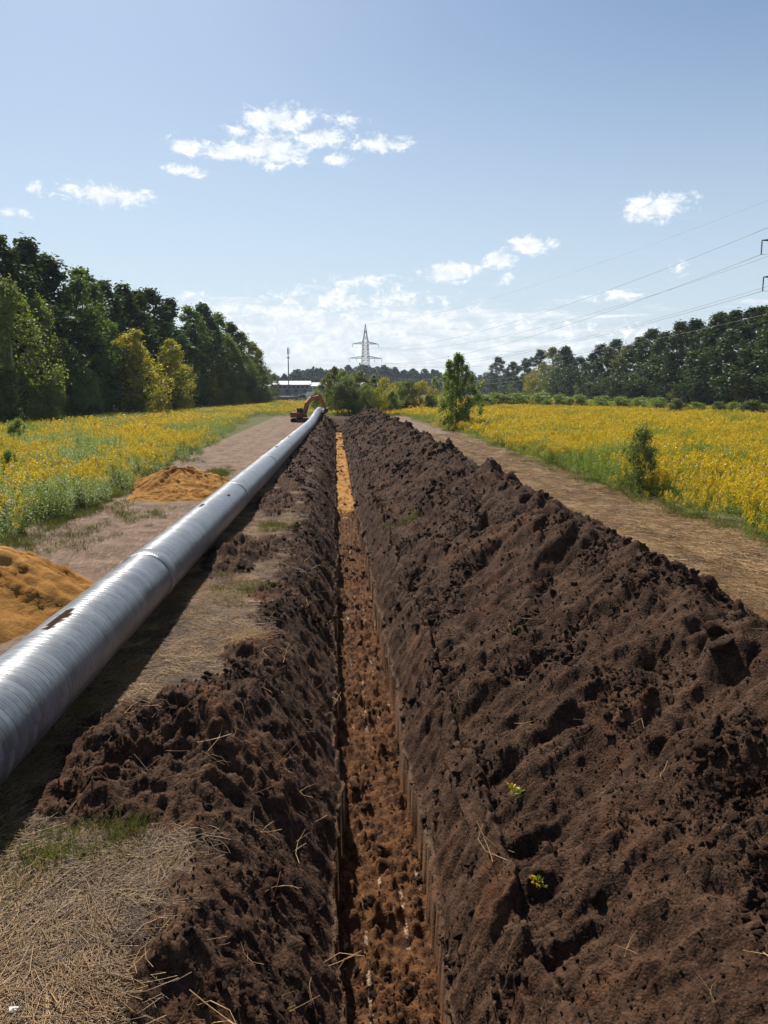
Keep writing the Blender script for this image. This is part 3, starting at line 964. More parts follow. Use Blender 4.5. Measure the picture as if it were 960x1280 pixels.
ring_o = [(pipe_x(ye) + PR * math.cos(a), ye + .02, pipe_z(ye) + PR * math.sin(a)) for a in np.linspace(0, 2 * math.pi, 48, endpoint=False)]
ring_i = [(pipe_x(ye) + (PR - .03) * math.cos(a), ye + .02, pipe_z(ye) + (PR - .03) * math.sin(a)) for a in np.linspace(0, 2 * math.pi, 48, endpoint=False)]
ring_b = [(x, y - 1.5, z) for x, y, z in ring_i]
vs = ring_o + ring_i + ring_b
fs = []
for k in range(48):
    k2 = (k + 1) % 48
    fs += [(k, k2, 48 + k2, 48 + k), (48 + k, 48 + k2, 96 + k2, 96 + k)]
mb.add(vs, fs)
o = mb.build('pipe_end', M['steel'], pipe)
o.matrix_parent_inverse = Matrix.Translation(-pipe.location)
#PART2
# ------------------------------------------------------------------ trees
def leaf_quads(C, N, size, rng, aspect=0.62, droop=0.0):
    """rhombic leaf faces at centres C with normals N"""
    n = len(C)
    t = rng.normal(size=(n, 3)); t[:, 2] -= droop * 2
    t -= N * np.sum(t * N, 1)[:, None]
    t /= np.linalg.norm(t, axis=1)[:, None] + 1e-9
    b = np.cross(N, t)
    s = size * (0.6 + 0.8 * rng.random(n))[:, None]
    V = np.stack([C - t * s, C + b * s * aspect, C + t * s, C - b * s * aspect], 1).reshape(-1, 3)
    V += np.repeat(N, 4, 0) * np.tile(np.array([0.15, 0, 0.15, 0]), n)[:, None] * np.repeat(s, 4, 0)
    return V, np.arange(4 * n).reshape(n, 4)


def unit(v):
    return v / (np.linalg.norm(v, axis=1)[:, None] + 1e-9)


def crown_points(kind, rng, Ht):
    """clump centres, clump radii (3,), number of leaves per clump"""
    out = []
    if kind in ('pine', 'tallbroad', 'broad', 'birch', 'round'):
        n, lo, wd = {'pine': (150, .12, .150), 'tallbroad': (150, .06, .18), 'broad': (150, .04, .25), 'birch': (140, .04, .19), 'round': (120, .03, .36)}[kind]
        lobes = [(rng.uniform(-.4, .4), rng.uniform(-.4, .4), rng.uniform(.1, .9)) for _ in range(5)]
        for i in range(n):
            h = lo + (1 - lo) * (i + rng.random()) / n
            u = (h - lo) / (1 - lo)
            if kind == 'pine': r = wd * (0.80 + 0.40 * math.sin(u * 9 + lobes[0][0] * 9)) * min(1, (1 - u) * 2.2 + .04) ** .8 * min(1, u * 4 + .6)
            elif kind == 'round': r = wd * math.sqrt(max(0.02, 1 - (2 * u * .93 - 0.86) ** 2))
            else: r = wd * (min(1, (1 - u) * 2.4 + .03)) ** .75 * min(1, u * 3.0 + .45) * (0.92 + 0.12 * math.sin(u * 11 + lobes[1][0] * 12))
            a = rng.random() * 6.283
            k = math.sqrt(rng.random()) ** .6
            ox = sum(l[0] * math.exp(-((u - l[2]) / .12) ** 2) for l in lobes) * wd * .5
            oy = sum(l[1] * math.exp(-((u - l[2]) / .12) ** 2) for l in lobes) * wd * .5
            rc = wd * (0.20 + .22 * rng.random()) * (1 - .45 * u)
            el = (rc, rc, rc * (1.15 if kind == 'pine' else 2.0 if kind == 'birch' else 1.1))
            out.append(((r * k * math.cos(a) + ox) * Ht, (r * k * math.sin(a) + oy) * Ht, h * Ht - rc * .5 * Ht, [e * Ht for e in el]))
    elif kind == 'spruce':
        for i in range(130):
            h = .05 + .95 * rng.random() ** 1.25
            r = .17 * (1 - h) ** .85 + .012
            a = rng.random() * 6.283; k = .55 + .5 * rng.random()
            rc = (.035 + .03 * (1 - h))
            out.append((r * k * math.cos(a) * Ht, r * k * math.sin(a) * Ht, (h - .12 * r) * Ht, [rc * 1.2 * Ht, rc * 1.2 * Ht, rc * .6 * Ht]))
    elif kind == 'willow':
        for i in range(170):
            u = (i + rng.random()) / 170
            prof = math.sin(math.pi * min(1, (u * .82 + .18)) ** 1.15) ** .8 * (1 - .25 * u) + .03
            a = rng.random() * 6.283
            r = .27 * prof * (0.85 + .25 * math.sin(a * 3 + u * 9)); k = rng.random() ** .5
            rc = .040 * (1.1 - .6 * u)
            out.append((r * k * math.cos(a) * Ht, r * k * math.sin(a) * Ht, (.03 + .93 * u) * Ht, [rc * Ht, rc * Ht, rc * 2.3 * Ht]))
    elif kind == 'bush':
        for i in range(60):
            a = rng.random() * 6.283; u = rng.random() ** .8
            r = .52 * math.sqrt(max(.03, 1 - u ** 2.2)) * (0.75 + .3 * math.sin(a * 3 + 1)); k = rng.random() ** .5
            rc = .13
            out.append((r * k * math.cos(a) * Ht, r * k * math.sin(a) * Ht, (.06 + .86 * u) * Ht, [rc * Ht, rc * Ht, rc * Ht]))
    return out


def tree_meshes(kind, seed, leafmat, barkmat, nl=42, leaf=0.16, trunk=True):
    """meshes (trunk, crown) of a tree ten metres tall"""
    Ht = 10.0
    rng = np.random.default_rng(seed)
    pts = crown_points(kind, rng, Ht)
    C, N = [], []
    for (x, y, z, e) in pts:
        d = unit(rng.normal(size=(nl, 3)))
        rr = np.abs(rng.normal(size=nl) * 0.42 + 0.62)[:, None]
        C.append(np.array([x, y, z]) + d * rr * np.array(e))
        N.append(unit(d * 0.7 + rng.normal(size=(nl, 3)) * 0.75 + np.array([0, 0, 0.35])))
    C = np.concatenate(C); N = np.concatenate(N)
    C[:, 2] = np.maximum(C[:, 2], 0.08)
    V, F = leaf_quads(C, N, leaf, rng, 0.6, 0.6 if kind in ('birch', 'willow') else 0.0)
    crown = mesh_np('crown', V, F, [leafmat])
    mb = MB()
    top = 0.93 * Ht if kind not in ('bush', 'round') else 0.6 * Ht
    r0 = {'pine': .13, 'tallbroad': .14, 'broad': .16, 'birch': .12, 'round': .15, 'spruce': .13, 'willow': .09, 'bush': .12}[kind]
    P = [(0.02 * Ht * math.sin(k * 1.3 + seed) * k / 8, 0.02 * Ht * math.cos(k * 1.7 + seed) * k / 8, top * k / 8 - .05) for k in range(9)]
    mb.tube(P, [r0 * (1 - .92 * k / 8) + .01 for k in range(9)], 7)
    for i in range(0, len(pts), max(1, len(pts) // 22)):
        x, y, z, e = pts[i]
        hz = max(.25, z - 0.55 * math.hypot(x, y) - .3)
        k = min(1, hz / top)
        b = Vector((0.02 * Ht * math.sin(k * 8 * 1.3 + seed) * k, 0.02 * Ht * math.cos(k * 8 * 1.7 + seed) * k, hz))
        q = Vector((x, y, z)); m_ = b.lerp(q, .5) + Vector((0, 0, .06 * (q - b).length))
        rr = r0 * .32 * (1 - .7 * k)
        mb.tube([b, m_, q], [rr, rr * .65, rr * .2], 4, cap=False)
    me = bpy.data.meshes.new('trunk'); me.from_pydata(mb.v, [], mb.f); me.materials.append(barkmat)
    return me, crown


T = {}
for key, kind, seed, lm, bk, nl, leaf in (
        ('pine_a', 'pine', 1, 'pine', 'bark', 84, .095), ('pine_b', 'pine', 2, 'pine', 'bark', 84, .095), ('pine_c', 'pine', 3, 'pine', 'bark', 84, .095),
        ('tall_a', 'tallbroad', 4, 'broad', 'bark', 84, .088), ('tall_b', 'tallbroad', 5, 'broad', 'bark', 84, .088), ('tall_c', 'tallbroad', 6, 'autumn', 'bark', 84, .088),
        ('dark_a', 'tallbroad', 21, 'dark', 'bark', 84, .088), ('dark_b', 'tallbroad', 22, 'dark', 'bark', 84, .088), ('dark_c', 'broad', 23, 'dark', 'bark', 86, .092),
        ('broad_a', 'broad', 7, 'broad', 'bark', 86, .092), ('broad_b', 'broad', 8, 'autumn', 'bark', 86, .092),
        ('birch_a', 'birch', 9, 'birch', 'birchbark', 90, .080), ('birch_b', 'birch', 10, 'birch', 'birchbark', 90, .080),
        ('maple', 'broad', 11, 'maple', 'bark', 86, .095), ('spruce', 'spruce', 12, 'pine', 'bark', 70, .09),
        ('round_a', 'round', 13, 'bushleaf', 'bark', 100, .115), ('round_b', 'round', 14, 'birch', 'bark', 100, .115), ('round_y', 'round', 15, 'maple', 'bark', 100, .115),
        ('willow', 'willow', 16, 'willow', 'bark', 130, .085),
        ('bush_a', 'bush', 17, 'bushleaf', 'bark', 90, .24), ('bush_b', 'bush', 18, 'willow', 'bark', 90, .24), ('bush_c', 'bush', 19, 'bushleaf', 'bark', 150, .13)):
    T[key] = tree_meshes(kind, seed, M[lm], M[bk], nl, leaf)

trng = random.Random(5)


def tree(key, px, Y, ytop, wide, name, label, cat='tree', group=None, zbase=-0.05):
    """a tree in column px at distance Y, its top at row ytop; wide = width factor on the natural shape"""
    X = x_at(px, Y, 3)
    h = z_at(ytop, X, Y)
    o = empty(name, (X, Y, zbase), trng.random() * 6.28)
    s = h / 10
    o.scale = (s * wide, s * wide, s)
    link('trunk', T[key][0], o); link('crown', T[key][1], o)
    return tag(o, label, cat, group)


# left wood: a tall back row along the skyline
SKY_L = [(-52, 300, 'pine_a'), (-18, 288, 'pine_b'), (9, 293, 'pine_a'), (46, 298, 'pine_c'), (72, 320, 'pine_b'), (104, 335, 'tall_a'), (137, 351, 'pine_a'), (159, 355, 'pine_c'),
         (176, 364, 'pine_b'), (193, 361, 'pine_a'), (217, 373, 'pine_c'), (237, 382, 'tall_a'), (257, 380, 'pine_b'), (276, 391, 'tall_b'), (290, 403, 'pine_a'),
         (304, 415, 'tall_c'), (315, 430, 'tall_a')]


def line_l(px):
    """distance of the left wood's edge in column px"""
    k = (px - 418) / 965
    # edge runs from (-40, 86) to (-17, 235)
    dx, dy = 23, 149
    return (-40 - 86 * dx / dy) / (k - dx / dy)


for i, (px, yt, k) in enumerate(SKY_L):
    Y = line_l(px) + 9
    what = {'pine': 'tall dark pine', 'tall': 'tall dark green broadleaf tree'}[k[:4]]
    tree(k, px, Y, yt, 1.65 if k[:4] == 'pine' else 1.4, 'pine_tree' if k[:4] == 'pine' else 'broadleaf_tree',
         '%s, %s from the tall end of the pipe side skyline' % (what, ORD[i]), group='skyline trees of the wood behind the pipe')
FRONT_L = [(-40, 0, 360, 'birch_a', 1.35, 'birch_tree'), (18, -3, 352, 'birch_b', 1.25, 'birch_tree'), (52, -1, 372, 'birch_a', 1.0, 'birch_tree'), (106, 1, 345, 'tall_b', 1.2, 'broadleaf_tree'),
           (84, -5, 424, 'broad_a', 1.15, 'broadleaf_tree'), (-6, -7, 452, 'round_a', 1.0, 'broadleaf_tree'), (112, -8, 462, 'round_b', .75, 'broadleaf_tree'), (150, -6, 432, 'round_a', .85, 'broadleaf_tree'),
           (178, -13, 412, 'maple', 1.35, 'maple_tree'), (214, -12, 424, 'maple', 1.2, 'maple_tree'), (163, -7, 436, 'broad_a', .8, 'broadleaf_tree'),
           (231, -1, 418, 'tall_b', 1.0, 'broadleaf_tree'), (245, 0, 405, 'spruce', 1.3, 'spruce_tree'), (266, -1, 413, 'tall_c', 1.2, 'broadleaf_tree'), (262, -6, 470, 'maple', 1.2, 'maple_tree'),
           (288, 0, 424, 'broad_b', 1.0, 'broadleaf_tree'), (304, -2, 440, 'broad_a', 1.1, 'broadleaf_tree'), (322, 0, 447, 'broad_b', 1.1, 'broadleaf_tree'), (336, -2, 461, 'round_a', .9, 'broadleaf_tree'),
           (205, -8, 462, 'round_b', .6, 'broadleaf_tree'), (60, -7, 466, 'round_b', .8, 'broadleaf_tree')]
DESC = {'birch_a': 'pale drooping birch', 'birch_b': 'large pale green birch', 'tall_b': 'slim mid green tree', 'broad_a': 'dense green tree', 'round_a': 'low dark rounded tree',
        'round_b': 'small grey-green rounded tree', 'maple': 'yellow turning maple', 'spruce': 'dark pointed spruce', 'tall_c': 'tall tree with browning leaves', 'broad_b': 'broad tree with browning leaves'}
for i, (px, dy, yt, k, w, nm) in enumerate(sorted(FRONT_L)):
    tree(k, px, line_l(px) + dy, yt, w, nm, '%s, %s from picture edge along the pipe side wood front' % (DESC[k], ORD[i]),
         group='edge trees of the wood behind the pipe')
BUSH_L = [(20, -11, 510), (62, -12, 506), (118, -12, 505), (168, -11, 500), (214, -12, 503), (262, -10, 496), (284, -9, 492), (300, -12, 488), (318, -10, 486), (334, -14, 490)]
for i, (px, dy, yt) in enumerate(BUSH_L):
    tree(['bush_a', 'bush_b'][i % 2], px, line_l(px) + dy, yt, 1.2, 'bush', 'low leafy bush, %s from picture edge below the pipe side wood' % ORD[i], 'bush', 'bushes at the foot of the wood behind the pipe')
# the weedy sapling that stands in the goldenrod
tree('bush_b', 18, 58, 522, .9, 'bush', 'leafy green sapling bush among the goldenrod near the picture edge', 'bush')
tree('bush_b', 8, 36, 560, .75, 'bush', 'yellow-green leafy shrub in the goldenrod above the nearer sand pile', 'bush')

# right wood
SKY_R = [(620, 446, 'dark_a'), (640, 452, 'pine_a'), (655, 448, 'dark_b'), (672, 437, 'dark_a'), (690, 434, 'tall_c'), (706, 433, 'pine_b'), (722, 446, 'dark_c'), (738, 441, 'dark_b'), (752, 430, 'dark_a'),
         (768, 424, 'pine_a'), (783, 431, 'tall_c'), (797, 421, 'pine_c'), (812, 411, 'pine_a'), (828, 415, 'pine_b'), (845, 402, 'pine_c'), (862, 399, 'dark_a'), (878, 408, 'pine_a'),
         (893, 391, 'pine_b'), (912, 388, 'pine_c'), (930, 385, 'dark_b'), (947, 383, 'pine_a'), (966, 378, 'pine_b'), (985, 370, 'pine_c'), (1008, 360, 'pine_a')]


def line_r(px):
    k = (px - 418) / 965
    # edge runs from (77, 136) to (96, 420)
    dx, dy = 19, 284
    return (77 - 136 * dx / dy) / (k - dx / dy)


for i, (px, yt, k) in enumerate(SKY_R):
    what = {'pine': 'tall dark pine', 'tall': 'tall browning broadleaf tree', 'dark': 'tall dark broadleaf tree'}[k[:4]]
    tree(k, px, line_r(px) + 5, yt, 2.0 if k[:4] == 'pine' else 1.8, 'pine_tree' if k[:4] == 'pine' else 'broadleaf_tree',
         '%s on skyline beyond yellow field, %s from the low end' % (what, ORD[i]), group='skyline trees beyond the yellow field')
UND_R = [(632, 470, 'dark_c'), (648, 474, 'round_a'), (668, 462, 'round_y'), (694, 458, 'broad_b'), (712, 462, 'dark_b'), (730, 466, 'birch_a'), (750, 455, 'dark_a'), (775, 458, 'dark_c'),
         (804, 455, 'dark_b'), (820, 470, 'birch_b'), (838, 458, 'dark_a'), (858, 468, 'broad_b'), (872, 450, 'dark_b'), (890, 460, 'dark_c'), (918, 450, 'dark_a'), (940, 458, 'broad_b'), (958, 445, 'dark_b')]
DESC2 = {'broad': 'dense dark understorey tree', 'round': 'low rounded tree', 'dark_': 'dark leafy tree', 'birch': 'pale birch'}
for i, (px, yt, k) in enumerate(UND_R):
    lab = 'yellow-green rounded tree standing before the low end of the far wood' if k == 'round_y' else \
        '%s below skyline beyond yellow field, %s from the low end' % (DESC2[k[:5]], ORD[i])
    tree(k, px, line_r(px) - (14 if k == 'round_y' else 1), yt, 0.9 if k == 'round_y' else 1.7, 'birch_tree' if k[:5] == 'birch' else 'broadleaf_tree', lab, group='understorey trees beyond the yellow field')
BUSH_R = [(600, 491, 170, .9, 'bush_b'), (622, 490, 172, 1.3, 'bush_b'), (648, 490, 175, 1.2, 'bush_b'), (676, 490, 170, 1.2, 'bush_b'), (700, 492, 165, 1.0, 'bush_b'), (724, 493, 160, 1.2, 'bush_b'), (752, 494, 155, 1.1, 'bush_b'),
          (776, 495, 150, 1.1, 'bush_b'), (800, 496, 146, 1.1, 'bush_b'), (822, 496, 140, 1.0, 'bush_b'), (847, 498, 122, .75, 'bush_a'), (872, 502, 128, 1.1, 'bush_b'), (898, 502, 124, .8, 'bush_a'), (918, 502, 122, .9, 'bush_b'),
          (941, 500, 112, 1.0, 'bush_a'), (958, 504, 116, .8, 'bush_b')]
for i, (px, yt, Y, w, k) in enumerate(BUSH_R):
    tree(k, px, Y, yt, w * 1.9, 'bush', 'green shrub between yellow field and dark wood, %s from the willow' % ORD[i], 'bush', 'shrubs along the far side of the yellow field')

# the single willow in the field, the dark bush by the track, bushes where the trench ends
tree('willow', 571, 83, 440, 1.45, 'willow_tree', 'lone fresh green young willow standing in the goldenrod', 'tree')
tree('bush_c', 803, 30.5, 529, .72, 'bush', 'dark leafy bush beside the dirt track at the goldenrod edge', 'bush')
MIDB = [(418, 138, 458, 'tall_c', .85, 'thin tree with browning leaves behind the excavator bucket'), (408, 150, 470, 'broad_b', .9, 'small browning tree left of the pylon foot'),
        (436, 132, 472, 'bush_c', .75, 'dark thick bush where the trench ends'), (424, 131, 478, 'bush_c', .6, 'dark low bush over the end of the trench'),
        (452, 136, 463, 'broad_b', 1.0, 'yellow-brown young tree in front of the pylon'), (467, 140, 468, 'willow', 1.0, 'light green young tree just beside the pylon foot'),
        (481, 145, 472, 'round_y', .65, 'yellow-green bushy tree behind the end of the spoil heap'), (496, 150, 477, 'round_b', .8, 'grey-green bush behind the far dirt mound'),
        (510, 152, 474, 'bush_c', .9, 'large green bush topping the far dirt mound'), (526, 150, 476, 'round_y', .8, 'ochre-leaved bush to the side of the far dirt mound'),
        (445, 133, 486, 'bush_b', .9, 'fresh green shrub touching the far end of the spoil heap'), (538, 148, 493, 'bush_b', .9, 'low green shrub between far dirt mound and willow'),
        (596, 150, 492, 'bush_b', .9, 'low green shrub just behind the willow'), (396, 146, 487, 'bush_b', .5, 'small weedy shrub under the excavator boom'),
        (458, 131, 480, 'round_b', .7, 'grey-green shrub rising right behind the top of the spoil heap'), (473, 133, 484, 'round_y', .6, 'yellowish low shrub beside the top of the spoil heap'),
        (488, 136, 487, 'bush_b', .8, 'fresh low shrub in front of the far dirt mound'), (545, 150, 486, 'round_y', .5, 'small ochre shrub nearest the willow'),
        (430, 150, 463, 'round_b', .8, 'taller grey-green tree behind the dark bushes at the trench end')]
for px, Y, yt, k, w, lab in MIDB:
    tree(k, px, Y, yt, w * 1.45, 'bush' if k[:4] in ('bush', 'roun') else 'young_tree', lab, 'bush' if k[:4] in ('bush', 'roun') else 'tree')
me = clod_mesh('dirt_mound', 399, 4)
o = link('dirt_mound', me); X = x_at(504, 142, 1)
o.location = (X, 142, 0.2); o.scale = (4.2, 3.0, 3.4)
tag(o, 'reddish dirt mound among the bushes beyond the spoil heap', 'soil heap')

# far wood: one mass on the horizon
frng = np.random.default_rng(77)
n = 420
fx = frng.uniform(-330, 420, n); fy = 760 + frng.uniform(0, 130, n) + 40 * np.sin(fx * 0.01)
fs_ = (1.9 + 0.55 * frng.random(n) + 0.35 * np.sin(fx * 0.017 + 1)) * np.where(fx < -40, .85, 1.05)
P = np.stack([fx, fy, 0 * fx - .5], -1)
fr_ = np.zeros((n, 3)); fr_[:, 2] = frng.random(n) * 6.28
fw = fs_ * (1.1 + .5 * frng.random(n))
FARK = [tree_meshes('broad', 31 + i, M['farleaf'], M['bark'], 14, .42)[1] for i in range(3)] + [tree_meshes('round', 37, M['farleaf'], M['bark'], 14, .5)[1]]
scatter('far_wood', FARK, P, fr_, np.stack([fw, fw, fs_], -1), frng.integers(0, 4, n), 'distant blue-green wood along the horizon', 'wood')

# ------------------------------------------------------------------ field plants
def plant_mesh(name, seed, stems, hgt, spread, plume=True, leafy=1.0, leafmat='stalk', lo=0):
    rng = np.random.default_rng(seed)
    Vs, Fs, Ms = [], [], []
    nb = 0

    def addq(C, N, size, asp, mi, droop=0):
        nonlocal nb
        V, F = leaf_quads(C, N, size, rng, asp, droop)
        Vs.append(V); Fs.append(F + nb); Ms.append(np.full(len(F), mi)); nb += len(V)
    for s in range(stems):
        a = rng.random() * 6.283; r = spread * math.sqrt(rng.random())
        b = np.array([r * math.cos(a), r * math.sin(a), 0])
        h = hgt * (0.78 + 0.34 * rng.random())
        lean = np.array([math.cos(a), math.sin(a), 0]) * h * 0.10 + rng.normal(size=3) * [.05, .05, 0] * h
        tip = b + lean + [0, 0, h]
        w = .006
        sd = rng.normal(size=3); sd[2] = 0; sd /= np.linalg.norm(sd)
        V = np.array([b - sd * w, b + sd * w, tip + sd * w * .6, tip - sd * w * .6])
        Vs.append(V); Fs.append(np.array([[0, 1, 2, 3]]) + nb); Ms.append(np.array([0])); nb += 4
        nlv = int((11 if not lo else 6) * leafy)
        k = 0.08 + (0.80 if plume else .9) * np.sort(rng.random(nlv))
        C = b + (tip - b) * k[:, None]
        out = unit(rng.normal(size=(nlv, 3)) * [1, 1, .25])
        L = .075 * (1.25 - .6 * k)[:, None]
        C = C + out * L
        # narrow leaves that stick out and rise
        t = unit(out + [0, 0, .45]); nrm = unit(np.cross(t, np.cross([0, 0, 1.0], t)))
        bb = np.cross(nrm, t)
        wv = .24 * L
        V = np.stack([C - t * L, C + bb * wv, C + t * L * 1.1 - [0, 0, .02], C - bb * wv], 1).reshape(-1, 3)
        Vs.append(V); Fs.append(np.arange(4 * nlv).reshape(nlv, 4) + nb); Ms.append(np.zeros(nlv)); nb += 4 * nlv
        if plume:
            npn = 15 if not lo else 8
            for j in range(npn):
                q = j / npn
                aa = rng.random() * 6.283
                rr = .085 * (1 - q * .75)
                c = tip + [rr * math.cos(aa), rr * math.sin(aa), -.20 + .27 * q]
                addq(np.array([c]), unit(rng.normal(size=(1, 3)) * [.6, .6, .6] + [0, 0, .7]), .036 if not lo else .062, .6, 1)
    V = np.concatenate(Vs); F = np.concatenate(Fs); Mi = np.concatenate(Ms)
    return mesh_np(name, V, F, [M[leafmat], M['plume']], midx=Mi)


PL = [plant_mesh('goldenrod', 700 + i, 7, 1.12, .24) for i in range(5)] + [plant_mesh('goldenrod', 710 + i, 7, 1.0, .26, False, 1.7) for i in range(2)] + \
     [plant_mesh('wormwood', 720 + i, 6, 1.25, .20, False, 2.2, 'weed') for i in range(2)]
PF = [plant_mesh('goldenrod_far', 740 + i, 9, 1.10, .42, lo=1) for i in range(4)] + [plant_mesh('wormwood_far', 750, 8, 1.2, .35, False, 1.6, 'weed', 1)]
grng = np.random.default_rng(99)


def left_edge(y): return -8.75 - 0.012 * np.clip(y - 20, 0, 999) - 0.00045 * np.clip(y - 38, 0, 80) ** 2 + 0.5 * pn(y * 0.30, y * 0 + .5, 801) + .5 * pn(y * .9, y * 0, 802)
def right_edge(y): return 11.9 + 0.55 * pn(y * 0.28, y * 0 + .5, 803) + .6 * pn(y * .9, y * 0, 804) - 0.010 * np.clip(y - 45, 0, 60)


def goldenrod():
    Ps, Ss, Is = [], [], []
    # near: single clumps
    for side, (y0, y1, w, dens) in ((-1, (7, 62, 36, 6.2)), (1, (7, 62, 46, 6.2))):
        n = int((y1 - y0) * w * dens)
        y = grng.uniform(y0, y1, n); u = grng.random(n) * w
        x = (left_edge(y) - u) if side < 0 else (right_edge(y) + u)
        ok = np.abs(x - 0.064 * y) < 0.56 * y + 4
        Ps.append(np.stack([x, y], -1)[ok]); Ss.append(u[ok]); Is.append(np.zeros(ok.sum()))
    for side, (y0, y1, w, dens) in ((-1, (62, 235, 34, 2.6)), (1, (62, 330, 92, 1.9))):
        n = int((y1 - y0) * w * dens)
        y = grng.uniform(y0, y1, n); u = grng.random(n) * w
        x = (left_edge(y) - u) if side < 0 else (right_edge(y) + u)
        ok = np.abs(x - 0.064 * y) < 0.54 * y + 4
        if side < 0: ok &= (x > -40 + (y - 86) * 23 / 149 - 4) & (x < -4.5)
        else: ok &= (x < 77 + (y - 136) * 19 / 284 + 1)
        Ps.append(np.stack([x, y], -1)[ok]); Ss.append(u[ok]); Is.append(np.ones(ok.sum()))
    # beyond the end of the trench
    n = 5200
    y = grng.uniform(126, 300, n); x = grng.uniform(-30, 14, n)
    ok = (y - 126) * 0.5 > -x * 0 - 2
    Ps.append(np.stack([x, y], -1)[ok]); Ss.append(np.full(ok.sum(), 5.0)); Is.append(np.ones(ok.sum()))
    XY = np.concatenate(Ps); U = np.concatenate(Ss); far = np.concatenate(Is) > .5
    x, y = XY[:, 0], XY[:, 1]
    n = len(x)
    g = fbm(x * 0.13, y * 0.09, 811, 4, 0.6)
    g2 = pn(x * 0.5, y * 0.5, 815)
    r = grng.random(n)
    green = (g + 0.35 * g2 + 0.45 * (1 - sstep(0, 1.6, U)) * np.where(x > 0, .8, 1.2) + (r - .5) * .7) > np.where(x < 0, 0.02, 0.25)
    idx = np.where(far, np.where(green, 4, grng.integers(0, 4, n)), np.where(green, grng.integers(5, 9, n), grng.integers(0, 5, n)))
    base = np.where(far, 1.0, 1.0) * (0.62 + 0.48 * grng.random(n)) * (1 + 0.22 * g)
    edge = 0.4 + 0.6 * sstep(0.0, 1.4, U + .7 * grng.random(n))
    base = base * edge
    wd = base * (0.9 + .3 * grng.random(n)) * np.where(far, 1 + np.clip(y - 62, 0, 300) / 240, 1)
    z = np.where((x > X_L) & (x < X_R) & (y < Y_1), 0.0, 0.0)
    rot = np.zeros((n, 3)); rot[:, 2] = grng.random(n) * 6.28
    rot[:, :2] = grng.normal(size=(n, 2)) * .07
    near_ = (x > X_L) & (x < X_R) & (y < Y_1)
    if near_.any(): z[near_] = gz(x[near_], y[near_]) - .02
    P = np.stack([x, y, z], -1)
    for nm, sel, side in (('goldenrod_meadow', x < 0.064 * y - 0.02 * y, 'left'), ('goldenrod_field', x >= 0.064 * y - 0.02 * y, 'right')):
        f = far & sel; ne = (~far) & sel
        lab = 'goldenrod in yellow bloom between the dirt track and the wood behind the pipe' if side == 'left' else 'wide field of yellow blooming goldenrod beyond the spoil heap'
        scatter(nm, PL, P[ne], rot[ne], np.stack([wd, wd, base], -1)[ne], idx[ne], lab + ', nearer plants', 'goldenrod')
        scatter(nm, PF, P[f], rot[f], np.stack([wd, wd, base], -1)[f], idx[f], lab + ', distant plants', 'goldenrod')


goldenrod()


# ------------------------------------------------------------------ straw, grass, roots
def strand_mesh(name, seed, n, spread, l0, l1, w, mat, rise=0.08, upright=False, dirn=None):
    rng = np.random.default_rng(seed)
    V, F = [], []
    for i in range(n):
        a = rng.random() * 6.283 if dirn is None else dirn + rng.normal() * .35
        L = rng.uniform(l0, l1)
        p = np.array([rng.normal() * spread, rng.normal() * spread, 0.004 + rng.random() * .03])
        d = np.array([math.cos(a), math.sin(a), 0])
        if upright: d = unit(np.array([[d[0] * .35, d[1] * .35, 1]]))[0]
        else: d[2] = rng.normal() * rise
        s = np.cross(d, [0, 0, 1.0]) if not upright else np.cross(d, rng.normal(size=3))
        s /= np.linalg.norm(s) + 1e-9
        up = np.array([0, 0, 1.0])
        b = len(V)
        bend = rng.normal() * .12 * L
        for k in range(4):
            q = k / 3
            c = p + d * L * (q - (0 if upright else .5)) + s * bend * 4 * q * (1 - q) + (np.array([d[0], d[1], 0]) * (.5 * L * q * q) - up * .25 * L * q * q if upright else 0)
            ww = w * (1 - (.85 if upright else .4) * q)
            V += [c - s * ww, c + s * ww, c + up * ww * 1.4 if not upright else c + np.cross(s, d) * ww * .8]
        for k in range(3):
            for j in range(3):
                j2 = (j + 1) % 3
                F.append((b + 3 * k + j, b + 3 * k + j2, b + 3 * k + 3 + j2, b + 3 * k + 3 + j))
    return mesh_np(name, np.array(V), np.array(F), [mat])


SR = [strand_mesh('straw', 830 + i, 34, .16, .06, .34, .0026, M['straw' if i == 1 else 'litter']) for i in range(5)] + \
     [strand_mesh('straw', 840 + i, 26, .10, .20, .75, .003, M['straw'], dirn=1.35) for i in range(2)]
GRS = [strand_mesh('grass', 850 + i, 40, .07, .05, .14, .0035, M['grass'], upright=True) for i in range(3)]
TW = [strand_mesh('root', 860 + i, 3, .06, .2, .55, .0042, M['straw' if i % 2 else 'litter'], rise=.35) for i in range(4)]


